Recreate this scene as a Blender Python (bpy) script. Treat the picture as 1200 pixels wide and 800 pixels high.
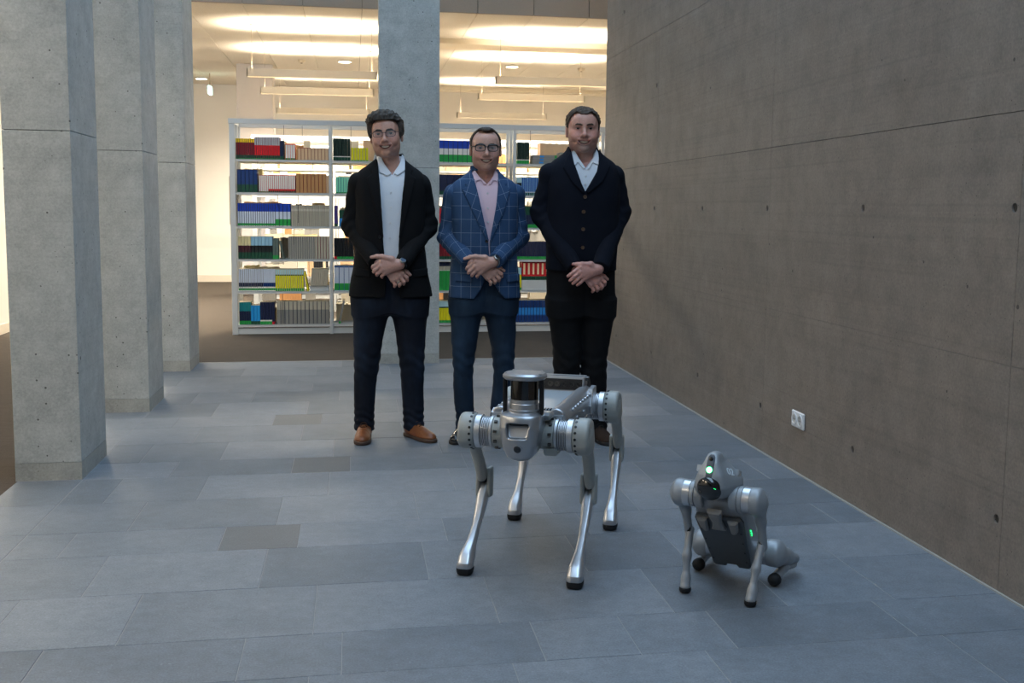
import bpy, math, random
import numpy as np
from mathutils import Vector, Matrix

for o in list(bpy.data.objects): bpy.data.objects.remove(o)
SC = bpy.context.scene
COL = SC.collection
PI = math.pi

# ------------------------------------------------------------------ camera
FPX, PITCH, YAW, ROLL, CAMH = 1336.0, .11437, .13908, .00948, 1.30
cf = Vector((math.sin(YAW)*math.cos(PITCH), math.cos(YAW)*math.cos(PITCH), -math.sin(PITCH)))
cr = Vector((math.cos(YAW), -math.sin(YAW), 0)); cu = cr.cross(cf)
cr2 = math.cos(ROLL)*cr + math.sin(ROLL)*cu; cu2 = math.cos(ROLL)*cu - math.sin(ROLL)*cr
cam_d = bpy.data.cameras.new('camera'); cam = bpy.data.objects.new('camera', cam_d); COL.objects.link(cam)
M = Matrix.Identity(4)
for i in range(3):
    M[i][0] = cr2[i]; M[i][1] = cu2[i]; M[i][2] = -cf[i]
M[0][3], M[1][3], M[2][3] = 0, 0, CAMH
cam.matrix_world = M
cam_d.sensor_width = 36; cam_d.lens = FPX/1200*36; cam_d.clip_start = .05; cam_d.clip_end = 200
SC.camera = cam

# ------------------------------------------------------------------ sky and exposure
W = bpy.data.worlds.new('overcast_sky'); SC.world = W; W.use_nodes = True
bgn = W.node_tree.nodes['Background']; bgn.inputs[0].default_value = (.52, .74, 1.0, 1); bgn.inputs[1].default_value = 4.0
SC.view_settings.view_transform = 'Standard'; SC.view_settings.look = 'None'
SC.view_settings.exposure = 0.0; SC.view_settings.gamma = 1.0; SC.view_settings.use_curve_mapping = False
# the open skylight above the atrium guides the sky light (portal: adds no light of its own)
SKY_Z = 6.6; SKY = (-.75, 2.2, -2.9, 11.2)
pd = bpy.data.lights.new('skylight_portal', 'AREA'); pd.shape = 'RECTANGLE'; pd.size = SKY[1]-SKY[0]; pd.size_y = SKY[3]-SKY[2]
pd.cycles.is_portal = True
po = bpy.data.objects.new('skylight_portal', pd); po.location = ((SKY[0]+SKY[1])/2, (SKY[2]+SKY[3])/2, SKY_Z+.02); COL.objects.link(po)

# ------------------------------------------------------------------ helpers
def lin(c):
    return tuple(((v/255)/12.92 if v/255 <= .04045 else ((v/255+.055)/1.055)**2.4) for v in c)
MATS = {}
class NT:
    def __init__(s, m): s.t = m.node_tree; s.n = s.t.nodes; s.b = s.n['Principled BSDF']
    def new(s, typ, **k):
        n = s.n.new(typ)
        for a, v in k.items():
            if a.startswith('i_'):
                key = a[2:]; n.inputs[int(key) if key.isdigit() else key.replace('_', ' ')].default_value = v
            else: setattr(n, a, v)
        return n
    def ln(s, a, b): s.t.links.new(a, b)
    def ramp(s, fac, stops):
        r = s.new('ShaderNodeValToRGB'); e = r.color_ramp.elements
        while len(e) > 1: e.remove(e[-1])
        e[0].position = stops[0][0]; e[0].color = (*stops[0][1], 1) if len(stops[0][1]) == 3 else stops[0][1]
        for p, c in stops[1:]:
            q = e.new(p); q.color = (*c, 1)
        s.ln(fac, r.inputs[0]); return r.outputs[0]
    def mix(s, fac, a, b, mode='MIX'):
        m = s.new('ShaderNodeMix', data_type='RGBA', blend_type=mode)
        for i, v in ((0, fac), (6, a), (7, b)):
            if isinstance(v, (int, float)): m.inputs[i].default_value = v
            elif isinstance(v, tuple): m.inputs[i].default_value = (*v, 1) if len(v) == 3 else v
            else: s.ln(v, m.inputs[i])
        return m.outputs[2]
    def math(s, op, a, b=None, c=None):
        m = s.new('ShaderNodeMath', operation=op)
        for i, v in enumerate((a, b, c)):
            if v is None: continue
            if isinstance(v, (int, float)): m.inputs[i].default_value = v
            else: s.ln(v, m.inputs[i])
        return m.outputs[0]
    def coord(s, which='Object', scale=None, rot=None):
        tc = s.new('ShaderNodeTexCoord').outputs[which]
        if scale or rot:
            mp = s.new('ShaderNodeMapping')
            if scale: mp.inputs['Scale'].default_value = scale
            if rot: mp.inputs['Rotation'].default_value = rot
            s.ln(tc, mp.inputs[0]); return mp.outputs[0]
        return tc
    def noise(s, vec, scale, detail=4, rough=.6):
        n = s.new('ShaderNodeTexNoise'); n.inputs['Scale'].default_value = scale; n.inputs['Detail'].default_value = detail
        n.inputs['Roughness'].default_value = rough; s.ln(vec, n.inputs['Vector']); return n.outputs['Fac']
    def bump(s, h, strength=.3, dist=.01):
        b = s.new('ShaderNodeBump'); b.inputs['Strength'].default_value = strength; b.inputs['Distance'].default_value = dist
        s.ln(h, b.inputs['Height']); s.ln(b.outputs[0], s.b.inputs['Normal'])
def mat(name, col=(128, 128, 128), rough=.5, metal=0, var=0, vscale=30, bump=0, bscale=200, emit=None, estr=0, coat=0, spec=.5, attr=None):
    if name in MATS: return MATS[name]
    m = bpy.data.materials.new(name); m.use_nodes = True; MATS[name] = m; t = NT(m); c = lin(col)
    t.b.inputs['Base Color'].default_value = (*c, 1); t.b.inputs['Roughness'].default_value = rough
    t.b.inputs['Metallic'].default_value = metal; t.b.inputs['Specular IOR Level'].default_value = spec
    if coat: t.b.inputs['Coat Weight'].default_value = coat
    if var:
        f = t.noise(t.coord(), vscale)
        t.ln(t.mix(f, tuple(v*(1-var) for v in c), tuple(min(1, v*(1+var)) for v in c)), t.b.inputs['Base Color'])
    if attr:
        a = t.new('ShaderNodeAttribute', attribute_name=attr); t.ln(a.outputs['Color'], t.b.inputs['Base Color'])
    if bump: t.bump(t.noise(t.coord(), bscale), bump, .004)
    if emit:
        t.b.inputs['Emission Color'].default_value = (*lin(emit), 1); t.b.inputs['Emission Strength'].default_value = estr
    return m

def link(name, me, parent=None):
    o = bpy.data.objects.new(name, me); COL.objects.link(o)
    if parent is not None: o.parent = parent
    return o
def empty(name, loc=(0, 0, 0), rz=0):
    o = bpy.data.objects.new(name, None); COL.objects.link(o); o.location = loc; o.rotation_euler = (0, 0, rz); o.empty_display_size = .1
    return o
def tag(o, label, cat, group=None):
    o['label'] = label; o['category'] = cat
    if group: o['group'] = group
    return o
def structure(o, label=None):
    o['kind'] = 'structure'
    if label: o['label'] = label
    return o
def shear(p): return (p[0], p[1]+.05*p[0], p[2])      # the building's cross lines run slightly off square

class MB:
    def __init__(s): s.v = []; s.f = []; s.m = []; s.mats = []; s.mi = 0; s.X = Matrix.Identity(4)
    def use(s, m):
        if m not in s.mats: s.mats.append(m)
        s.mi = s.mats.index(m); return s
    def add(s, vs, fs):
        b = len(s.v); s.v += [tuple(s.X @ Vector(v)) for v in vs]
        for f in fs: s.f.append(tuple(b+i for i in f)); s.m.append(s.mi)
    def box(s, lo, hi, bev=0):
        if bev <= 0:
            x0, y0, z0 = lo; x1, y1, z1 = hi
            s.add([(x0, y0, z0), (x1, y0, z0), (x1, y1, z0), (x0, y1, z0), (x0, y0, z1), (x1, y0, z1), (x1, y1, z1), (x0, y1, z1)],
                  [(0, 3, 2, 1), (4, 5, 6, 7), (0, 1, 5, 4), (1, 2, 6, 5), (2, 3, 7, 6), (3, 0, 4, 7)]); return s
        b = min(bev, *(abs(hi[i]-lo[i])/2.01 for i in range(3))); c = [(lo[i]+hi[i])/2 for i in range(3)]; h = [(hi[i]-lo[i])/2 for i in range(3)]
        vs = []; idx = {}
        for sx in (-1, 1):
            for sy in (-1, 1):
                for sz in (-1, 1):
                    for ax in range(3):
                        d = [h[0]-b, h[1]-b, h[2]-b]; d[ax] = h[ax]
                        idx[(sx, sy, sz, ax)] = len(vs); vs.append((c[0]+sx*d[0], c[1]+sy*d[1], c[2]+sz*d[2]))
        fs = []
        for ax in range(3):
            u, w = (ax+1) % 3, (ax+2) % 3
            for sg in (-1, 1):
                q = []
                for a, bb in ((-1, -1), (1, -1), (1, 1), (-1, 1)):
                    k = [0, 0, 0]; k[ax] = sg; k[u] = a; k[w] = bb; q.append(idx[(*k, ax)])
                fs.append(tuple(q if sg > 0 else q[::-1]))
            for a in (-1, 1):
                for bb in (-1, 1):
                    k0 = [0]*3; k1 = [0]*3; k0[ax] = -1; k1[ax] = 1; k0[u] = k1[u] = a; k0[w] = k1[w] = bb
                    q = [idx[(*k0, u)], idx[(*k1, u)], idx[(*k1, w)], idx[(*k0, w)]]
                    fs.append(tuple(q if a*bb < 0 else q[::-1]))
        for sx in (-1, 1):
            for sy in (-1, 1):
                for sz in (-1, 1):
                    q = [idx[(sx, sy, sz, a)] for a in range(3)]; fs.append(tuple(q if sx*sy*sz > 0 else q[::-1]))
        s.add(vs, fs); return s
    def rings(s, R, closed=True, cap=True):
        n = len(R[0]); vs = [p for r in R for p in r]; fs = []
        for i in range(len(R)-1):
            for j in range(n if closed else n-1):
                k = (j+1) % n; fs.append((i*n+j, i*n+k, (i+1)*n+k, (i+1)*n+j))
        if cap: fs.append(tuple(range(n))[::-1]); fs.append(tuple((len(R)-1)*n+j for j in range(n)))
        s.add(vs, fs); return s
    def lathe(s, prof, a, d, n=32, cap=True):
        """prof: (t along axis, radius); a: origin, d: axis"""
        d = Vector(d).normalized(); a = Vector(a); u = d.orthogonal().normalized(); w = d.cross(u)
        s.rings([[tuple(a+d*t+(u*math.cos(2*PI*j/n)+w*math.sin(2*PI*j/n))*max(r, 1e-5)) for j in range(n)] for t, r in prof], cap=cap); return s
    def tube(s, pts, rad, n=8, cap=True):
        P = [Vector(p) for p in pts]; up = None; R = []
        for i, p in enumerate(P):
            t = (P[min(i+1, len(P)-1)]-P[max(i-1, 0)]).normalized()
            if up is None: up = t.orthogonal().normalized()
            up = (up-t*up.dot(t)).normalized(); w = t.cross(up); r = rad[i] if isinstance(rad, (list, tuple)) else rad
            R.append([tuple(p+(up*math.cos(2*PI*j/n)+w*math.sin(2*PI*j/n))*r) for j in range(n)])
        s.rings(R, cap=cap); return s
    def prism(s, poly, h0, h1, ax=2, bev=0):
        """poly 2d extruded along axis ax between h0,h1 (with edge bevel)"""
        cx = sum(p[0] for p in poly)/len(poly); cy = sum(p[1] for p in poly)/len(poly)
        def inset(b):
            out = []
            n = len(poly)
            for i in range(n):
                p0, p1, p2 = (Vector(poly[(i+k) % n]) for k in (-1, 0, 1))
                e1 = (p1-p0).normalized(); e2 = (p2-p1).normalized(); n1 = Vector((-e1.y, e1.x)); n2 = Vector((-e2.y, e2.x)); m = (n1+n2)
                m = m/max(.3, m.dot(n1)); out.append(p1+m*b)
            return out
        area = sum(poly[i][0]*poly[(i+1) % len(poly)][1]-poly[(i+1) % len(poly)][0]*poly[i][1] for i in range(len(poly)))
        if area < 0: poly = poly[::-1]
        def place(p, h):
            return {2: (p[0], p[1], h), 1: (p[0], h, p[1]), 0: (h, p[0], p[1])}[ax]
        lev = [(h0, bev), (h0+bev, 0), (h1-bev, 0), (h1, bev)] if bev else [(h0, 0), (h1, 0)]
        s.rings([[place(p, h) for p in (inset(b) if b else poly)] for h, b in lev]); return s
    def build(s, name, parent=None, smooth=False, shr=False, auto=35):
        me = bpy.data.meshes.new(name)
        me.from_pydata([shear(v) for v in s.v] if shr else s.v, [], s.f)
        for m in s.mats: me.materials.append(m)
        me.polygons.foreach_set('material_index', s.m)
        bmfix(me)
        if smooth: smooth_by_angle(me, auto)
        return link(name, me, parent)
def bmfix(me):
    import bmesh
    b = bmesh.new(); b.from_mesh(me); bmesh.ops.recalc_face_normals(b, faces=b.faces); b.to_mesh(me); b.free()
def smooth_by_angle(me, deg=35):
    import bmesh
    me.polygons.foreach_set('use_smooth', [True]*len(me.polygons))
    b = bmesh.new(); b.from_mesh(me); ca = math.radians(deg)
    for e in b.edges:
        if len(e.link_faces) == 2 and e.calc_face_angle(0) > ca: e.smooth = False
    b.to_mesh(me); b.free()

# ------------------------------------------------------------------ architecture materials
def concrete(name, c1, c2, warm, lines=1.0):
    m = bpy.data.materials.new(name); m.use_nodes = True; t = NT(m); co = t.coord()
    big = t.noise(co, .9, 3, .5); st = t.noise(t.coord(scale=(5, 5, .35)), 1.1, 4, .6); bd = t.noise(t.coord(scale=(.25, .25, 14)), 1.3, 3, .6)
    fine = t.noise(co, 90, 3, .75); mid = t.noise(co, 7, 5, .68)
    col = t.mix(big, lin(c1), lin(c2))
    col = t.mix(t.math('MULTIPLY', st, .35), col, lin(warm))
    g = t.math('ADD', t.math('MULTIPLY', mid, .5), t.math('MULTIPLY', fine, .5)); g = t.math('ADD', g, t.math('MULTIPLY', bd, .14))
    sh = t.ramp(g, [(.40, (.62, .62, .62)), (.80, (1.16, 1.16, 1.16))])
    col = t.mix(1.0, col, sh, 'MULTIPLY')
    # blow holes: sparse small dark pits
    vo = t.new('ShaderNodeTexVoronoi'); vo.inputs['Scale'].default_value = 27; vo.inputs['Randomness'].default_value = 1; t.ln(co, vo.inputs['Vector'])
    rnd = t.new('ShaderNodeSeparateColor'); t.ln(vo.outputs['Color'], rnd.inputs[0])
    rad = t.math('MULTIPLY', t.math('POWER', rnd.outputs[0], 3.0), .15)
    pit = t.math('LESS_THAN', vo.outputs['Distance'], rad)
    v2 = t.new('ShaderNodeTexVoronoi'); v2.inputs['Scale'].default_value = 9; t.ln(co, v2.inputs['Vector'])
    r2 = t.new('ShaderNodeSeparateColor'); t.ln(v2.outputs['Color'], r2.inputs[0])
    pit2 = t.math('LESS_THAN', v2.outputs['Distance'], t.math('MULTIPLY', t.math('POWER', r2.outputs[1], 3.0), .085))
    pit = t.math('MAXIMUM', pit, pit2)
    ln_ = t.noise(t.coord(scale=(.35, .35, 55)), 1.0, 2, .5)
    col = t.mix(1.0, col, t.ramp(ln_, [(.30, (1-.12*lines,)*3), (.44, (1, 1, 1)), (.64, (1, 1, 1)), (.74, (1+.10*lines,)*3)]), 'MULTIPLY')
    col = t.mix(t.math('MULTIPLY', pit, .8), col, lin((50, 47, 43)))
    t.ln(col, t.b.inputs['Base Color']); t.b.inputs['Roughness'].default_value = .62; t.b.inputs['Specular IOR Level'].default_value = .35
    hh = t.math('ADD', t.math('MULTIPLY', g, .35), t.math('MULTIPLY', pit, -1.0)); t.bump(hh, .35, .004)
    return m
M_WALL = concrete('wall_concrete', (131, 121, 112), (149, 139, 130), (119, 107, 96), .8)
M_COLM = concrete('column_concrete', (184, 186, 182), (200, 202, 197), (168, 169, 163), .5)
M_CJOINT = mat('concrete_joint', (62, 58, 53), .9)
M_CSTAIN = concrete('column_foot_stain', (170, 170, 163), (184, 183, 175), (156, 154, 145), .5)
def stone(name, c1, c2, c3):
    m = bpy.data.materials.new(name); m.use_nodes = True; t = NT(m); co = t.coord()
    oi = t.new('ShaderNodeObjectInfo')
    big = t.ramp(t.noise(co, 3.6, 6, .68), [(.30, (0,)*3), (.70, (1,)*3)]); fine = t.noise(co, 150, 3, .75); mid = t.noise(co, 22, 5, .7)
    a = t.math('ADD', t.math('MULTIPLY', oi.outputs['Random'], .62), t.math('MULTIPLY', big, .5))
    col = t.mix(a, lin(c1), lin(c2))
    sp = t.math('ADD', t.math('MULTIPLY', fine, .55), t.math('MULTIPLY', mid, .45))
    col = t.mix(1.0, col, t.ramp(sp, [(.32, (.60, .60, .61)), (.68, (1.34, 1.34, 1.33))]), 'MULTIPLY')
    fl = t.noise(co, 75, 2, .5); col = t.mix(t.ramp(fl, [(.69, (0, 0, 0)), (.75, (.4, .4, .4))]), col, lin(c3))
    t.ln(col, t.b.inputs['Base Color'])
    t.ln(t.ramp(mid, [(.25, (.48,)*3), (.8, (.68,)*3)]), t.b.inputs['Roughness']); t.b.inputs['Specular IOR Level'].default_value = .45
    t.bump(t.math('ADD', sp, t.math('MULTIPLY', big, .4)), .22, .003); return m
M_TILE = stone('slate_tile', (88, 96, 104), (122, 128, 135), (150, 155, 160))
M_TILED = stone('slate_tile_dark', (88, 91, 95), (104, 106, 108), (128, 129, 131))
M_GROUT = mat('tile_grout', (146, 147, 146), .9, var=.1)
def carpet():
    m = bpy.data.materials.new('brown_carpet'); m.use_nodes = True; t = NT(m); co = t.coord()
    f = t.noise(co, 320, 2, .8); b = t.noise(t.coord(scale=(1, 14, 1)), 6, 3, .6)
    g = t.math('ADD', t.math('MULTIPLY', f, .6), t.math('MULTIPLY', b, .4))
    t.ln(t.ramp(g, [(.3, lin((54, 49, 45))), (.75, lin((100, 92, 84)))]), t.b.inputs['Base Color'])
    t.b.inputs['Roughness'].default_value = .95; t.b.inputs['Specular IOR Level'].default_value = .1; t.bump(f, .6, .006); return m
M_CARPET = carpet()
M_CREAM = mat('cream_plaster', (240, 234, 224), .85, var=.02, vscale=3)
M_WHITECOL = mat('white_plaster', (214, 206, 200), .85)
def acoustic():
    m = bpy.data.materials.new('acoustic_ceiling'); m.use_nodes = True; t = NT(m); co = t.coord()
    f = t.noise(co, 110, 3, .8); t.ln(t.ramp(f, [(.3, lin((204, 194, 178))), (.7, lin((236, 226, 210)))]), t.b.inputs['Base Color'])
    t.b.inputs['Roughness'].default_value = .95; t.bump(f, .3, .004); return m
M_ACOU = acoustic()
M_DARKJ = mat('ceiling_joint', (120, 105, 88), .9)

# ------------------------------------------------------------------ floor with stone tiles
fl = MB().use(M_GROUT); fl.box((-1.585, -3.0, -.12), (2.215, 9.86, -.0014)); floor = structure(fl.build('floor', shr=True))
YB = [-1.145, -.68, -.215, .115, .58, 1.046, 1.376, 1.842, 2.308, 2.65, 3.117, 3.44, 3.905, 4.367, 4.70, 5.17, 5.636, 5.987, 6.455, 6.93, 7.28, 7.78, 8.225, 8.585, 9.01, 9.455, 9.857]
YB = [-3.0, -2.55, -2.08, -1.61]+YB
JX = {2.65: [-.72, -.13, .45, 1.035, 1.81], 3.117: [-.91, -.33, -.04, .55, .84, 1.14, 1.73], 3.44: [-1.10, -.71, -.13, .455, 1.035, 1.43, 1.82],
      3.905: [-.91, -.33, .26, .84, 1.24, 1.82], 4.367: [-1.10, -.52, -.22, .365, .95, 1.54, 2.035], 4.70: [-.91, -.32, .27, .85, 1.24, 1.83],
      5.17: [-1.10, -.70, -.12, .47, 1.05, 1.44, 2.03], 5.636: [-.89, -.31, -.02, .57, 1.15, 1.73], 5.987: [-1.09, -.69, -.11, .47, 1.05, 1.64],
      6.455: [-.89, -.30, .285, .87, 1.45, 1.63], 6.93: [-1.07, -.49, -.20, .39, .97, 1.56, 2.035], 7.28: [-.885, -.30, .29, .87, 1.46, 2.04],
      7.78: [-1.08, -.69, -.10, .49, 1.07, 1.66], 8.225: [-.88, -.30, 0, .58, 1.17, 1.75], 8.585: [-1.08, -.5, .09, .68, 1.26, 1.85],
      9.01: [-.87, -.30, .29, .87, 1.46, 2.04], 9.455: [-.68, -.1, .49, 1.07, 1.66]}
DARK = {(6.93, -.49), (5.636, -.31), (4.367, -.52)}
random.seed(4)
for i in range(len(YB)-1):
    y0, y1 = YB[i], YB[i+1]; js = JX.get(y0)
    if js is None:
        off = random.choice([0, .2, .39]); js = [-1.29+off+.585*k for k in range(1 if off == 0 else 0, 7)]
        js = [j for j in js if -1.2 < j < 2.1]
    xs = [-1.29]+js+[2.20]
    g = .0013
    for a, b in zip(xs[:-1], xs[1:]):
        m = M_TILED if (y0, a) in DARK else M_TILE
        MB().use(m).box((a+g, y0+g, -.03), (b-g, y1-g, random.uniform(-.0005, .0006)), .0012).build('tile', floor, shr=True)
    # border strip between and before the columns
    MB().use(M_TILE).box((-1.585, y0+g, -.03), (-1.29-g, y1-g, 0), .0012).build('tile', floor, shr=True)
ed = MB().use(mat('pale_edge_strip', (160, 158, 152), .6)); ed.box((2.202, -3.0, -.02), (2.212, 10.0, .004)); structure(ed.build('trim_1', shr=True))
ed = MB().use(mat('pale_edge_strip', (190, 188, 180), .6)); ed.box((-1.585, 9.858, -.02), (2.2, 9.87, .002)); structure(ed.build('trim_2', shr=True))
c_ = MB().use(M_CARPET); c_.box((-6.0, 9.871, -.1), (7.5, 20.9, -.001)); c_.box((-6.0, -3.0, -.1), (-1.586, 9.871, -.001)); structure(c_.build('floor_library', shr=True))

# ------------------------------------------------------------------ right concrete wall, cast in panels with tie holes
WX = 2.213
wb = MB().use(M_CJOINT); wb.box((WX+.006, -3.0, -.1), (WX+.30, 9.995, 6.6)); wall_right = structure(wb.build('wall_right', shr=False))
YJ = [-3.0, -1.1, 1.235, 3.57, 5.905, 8.24, 10.0]
ZJ = [.003, .79, 1.646, 2.61, 4.256, 5.22, 6.6]
HOLES = [(3.60+1.165*k, z) for k in range(-3, 6) for z in (.25, 1.325)]+[(8.285, 2.22), (9.354, 2.92)]
def wall_panel(y0, y1, z0, z1):
    g = .0013; y0 += g; y1 -= g; z0 += .0005 if z0 == .79 else g; z1 -= .0005 if z1 == .79 else g; hr = .0165; hb = .03
    hs = [(max(y0+hb+.002, min(y1-hb-.002, a)), b) for a, b in HOLES if y0-.02 < a < y1+.02 and z0 < b < z1 and (a-y0 > -.02)]
    ys = sorted({y0, y1, *[v for a, b in hs for v in (a-hb, a+hb)]}); zs = sorted({z0, z1, *[v for a, b in hs for v in (b-hb, b+hb)]})
    m = MB().use(M_WALL)
    for i in range(len(ys)-1):
        for j in range(len(zs)-1):
            ya, yb, za, zb = ys[i], ys[i+1], zs[j], zs[j+1]
            h = [q for q in hs if abs((ya+yb)/2-q[0]) < 1e-4 and abs((za+zb)/2-q[1]) < 1e-4]
            if not h: m.add([(WX, ya, za), (WX, yb, za), (WX, yb, zb), (WX, ya, zb)], [(0, 1, 2, 3)]); continue
            cy, cz = h[0]; n = 16; sq = []; c1 = []; c2 = []
            for k in range(n):
                an = 2*PI*(k+.5)/n; dx, dz = math.cos(an), math.sin(an); q = hb/max(abs(dx), abs(dz))
                sq.append((WX, cy+dx*q, cz+dz*q)); c1.append((WX, cy+dx*hr, cz+dz*hr)); c2.append((WX+.022, cy+dx*hr*.72, cz+dz*hr*.72))
            corners = {1: (hb, hb), 5: (-hb, hb), 9: (-hb, -hb), 13: (hb, -hb)}
            m.rings([sq, c1, c2], cap=False)
            m.add(c2, [tuple(range(n))])
            for k, (a, b) in corners.items():      # the four corners of the square round the hole
                m.add([sq[k], (WX, cy+a, cz+b), sq[(k+1) % n]], [(0, 1, 2)])
    # rim back to the joint
    rim = [(y0, z0), (y1, z0), (y1, z1), (y0, z1)]
    m.add([(WX, a, b) for a, b in rim]+[(WX+.006, a, b) for a, b in rim], [(k, (k+1) % 4, 4+(k+1) % 4, 4+k) for k in range(4)])
    o = m.build('concrete_panel', wall_right)
    return o
for i in range(len(YJ)-1):
    for j in range(len(ZJ)-1): wall_panel(YJ[i], YJ[i+1], ZJ[j], ZJ[j+1])

# ------------------------------------------------------------------ columns
def column(x0, x1, y0, y1, label, group):
    r = empty('concrete_column', ((x0+x1)/2, (y0+y1)/2+.05*(x0+x1)/2, 0)); tag(r, label, 'column', group)
    zs = [0, .085, 1.646, 3.30, 4.95, 6.6]
    for i in range(len(zs)-1):
        g = .0012 if i > 1 else 0
        m = MB().use(M_CSTAIN if i == 0 else M_COLM); m.box((x0, y0, zs[i]+g), (x1, y1, zs[i+1]-(0 if i == 0 else .0012)), 0 if i == 0 else .0025)
        m.v = [(v[0]-r.location[0], v[1]+.05*v[0]-r.location[1], v[2]) for v in m.v]
        m.build('foot_band' if i == 0 else 'shaft_section', r)
    m = MB().use(M_CJOINT)
    m.box((x0+.01, y0+.01, .01), (x1-.01, y1-.01, 6.59)); m.v = [(v[0]-r.location[0], v[1]+.05*v[0]-r.location[1], v[2]) for v in m.v]
    m.build('core', r)
for k, lb in enumerate(('concrete column of the aisle row that stands farthest from the bookcase', 'middle one of three concrete columns beside the carpeted aisle', 'concrete column at the corner where stone floor meets carpet')):
    column(-1.592, -1.292, 5.65+1.847*k, 6.205+1.847*k, lb, None)
column(.222, .722, 9.60, 9.90, 'free-standing concrete column rising behind two of the men, before the bookcase', None)

# ------------------------------------------------------------------ library shell
def wallbox(name, lo, hi, m, shr=True):
    b = MB().use(m); b.box(lo, hi); return structure(b.build(name, shr=shr))
wallbox('wall_back', (-6.1, 20.75, 0), (7.6, 20.95, 3.6), M_CREAM)
wallbox('baseboard_back', (-6.0, 20.735, 0), (7.5, 20.75, .12), mat('cream_skirting', (226, 214, 194), .6))
wallbox('wall_left', (-3.75, -3.0, 0), (-3.55, 13.2, 3.6), M_CREAM)
wallbox('baseboard_left', (-3.55, -3.0, 0), (-3.535, 13.2, .1), mat('cream_skirting'))
wallbox('wall_far_left', (-6.1, 13.0, 0), (-6.0, 20.95, 3.6), M_CREAM)
wallbox('wall_library_right', (7.4, 9.5, 0), (7.6, 20.95, 3.6), M_CREAM)
wallbox('wall_library_front', (2.51, 9.7, 0), (7.6, 9.9, 6.6), M_CREAM)
wallbox('wall_rear', (-3.75, -3.2, 0), (2.5, -3.0, 6.6), M_WALL)
# upper walls round the skylight well, slabs over the aisle and over the rack front
wallbox('wall_upper_left', (-3.75, -3.0, 3.45), (-1.60, 9.9, 3.75), M_CREAM)
wallbox('trim_3', (-1.62, -3.0, 5.2), (-1.30, 9.9, 6.6), M_COLM)
wallbox('wall_upper_aisle', (-1.62, 9.91, 4.6), (-1.40, 12.6, 6.6), M_COLM)
wallbox('ceiling_void', (-6.1, 9.91, 4.6), (-1.63, 12.60, 4.8), M_CREAM)
wallbox('ceiling_side', (2.515, 9.91, 4.6), (7.6, 12.60, 4.8), M_CREAM)
wallbox('wall_upper_back', (-3.75, 12.61, 4.6), (7.6, 12.8, 6.6), M_COLM)
wallbox('wall_upper_side', (2.22, 10.02, 4.81), (2.5, 12.6, 6.6), M_COLM)
wallbox('wall_aisle_upper', (-1.62, -3.0, 3.76), (-1.60, 9.9, 5.19), M_CREAM)
wallbox('ceiling_roof', (-1.62, -3.0, 6.61), (SKY[0], 12.8, 6.8), M_COLM)
wallbox('ceiling_roof_shade', (SKY[0]+.001, SKY[3], 6.61), (2.5, 12.8, 6.8), M_COLM)  # unseen roof end, added to cut the sky light on the fascia
# ceiling of acoustic panels and its upstand towards the void
cb = MB().use(M_DARKJ); cb.box((-6.1, 12.60, 3.44), (7.6, 20.9, 3.6)); ceil = structure(cb.build('ceiling', shr=True))
PX0 = -1.13; PW = .622
kx0 = -8; ys_c = [12.60, 13.9, 16.3, 18.7, 20.75]
for k in range(-8, 14):
    a = PX0+PW*k; sft = .0 if k % 2 else .6
    cuts = [12.60]+[y+sft for y in (14.5, 16.9, 19.3)]+[20.75]
    for y0, y1 in zip(cuts[:-1], cuts[1:]):
        MB().use(M_ACOU).box((a+.003, y0+.002, 3.42), (a+PW-.003, y1-.002, 3.441), 0).build('ceiling_panel', ceil, shr=True)
M_FASC = mat('fascia_acoustic_shaded', (150, 134, 118), .95, var=.18, vscale=110)  # same acoustic panel, with its shade painted in as a darker colour
fb = MB().use(M_DARKJ); fb.box((-6.1, 12.585, 3.43), (7.6, 12.598, 4.6)); fas = structure(fb.build('trim_4', shr=True))
for k in range(-8, 14):
    a = PX0+PW*k
    MB().use(M_FASC).box((a+.004, 12.56, 3.42), (a+PW-.004, 12.586, 4.6), 0).build('fascia_panel', fas, shr=True)
bm_ = MB().use(mat('pale_beam', (222, 210, 188), .8)); bm_.box((.86, 14.45, 3.36), (7.4, 14.95, 3.4195)); structure(bm_.build('trim_5', shr=True))
bm_ = MB().use(mat('pale_beam')); bm_.box((.86, 19.9, 3.36), (7.4, 20.3, 3.4195)); structure(bm_.build('trim_6', shr=True))
wc = MB().use(M_WHITECOL); wc.box((-1.69, 17.65, 0), (-1.16, 18.1, 3.418), .01); tag(wc.build('plaster_column', shr=True), 'smooth white plaster column far behind the bookcase', 'column')

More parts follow.
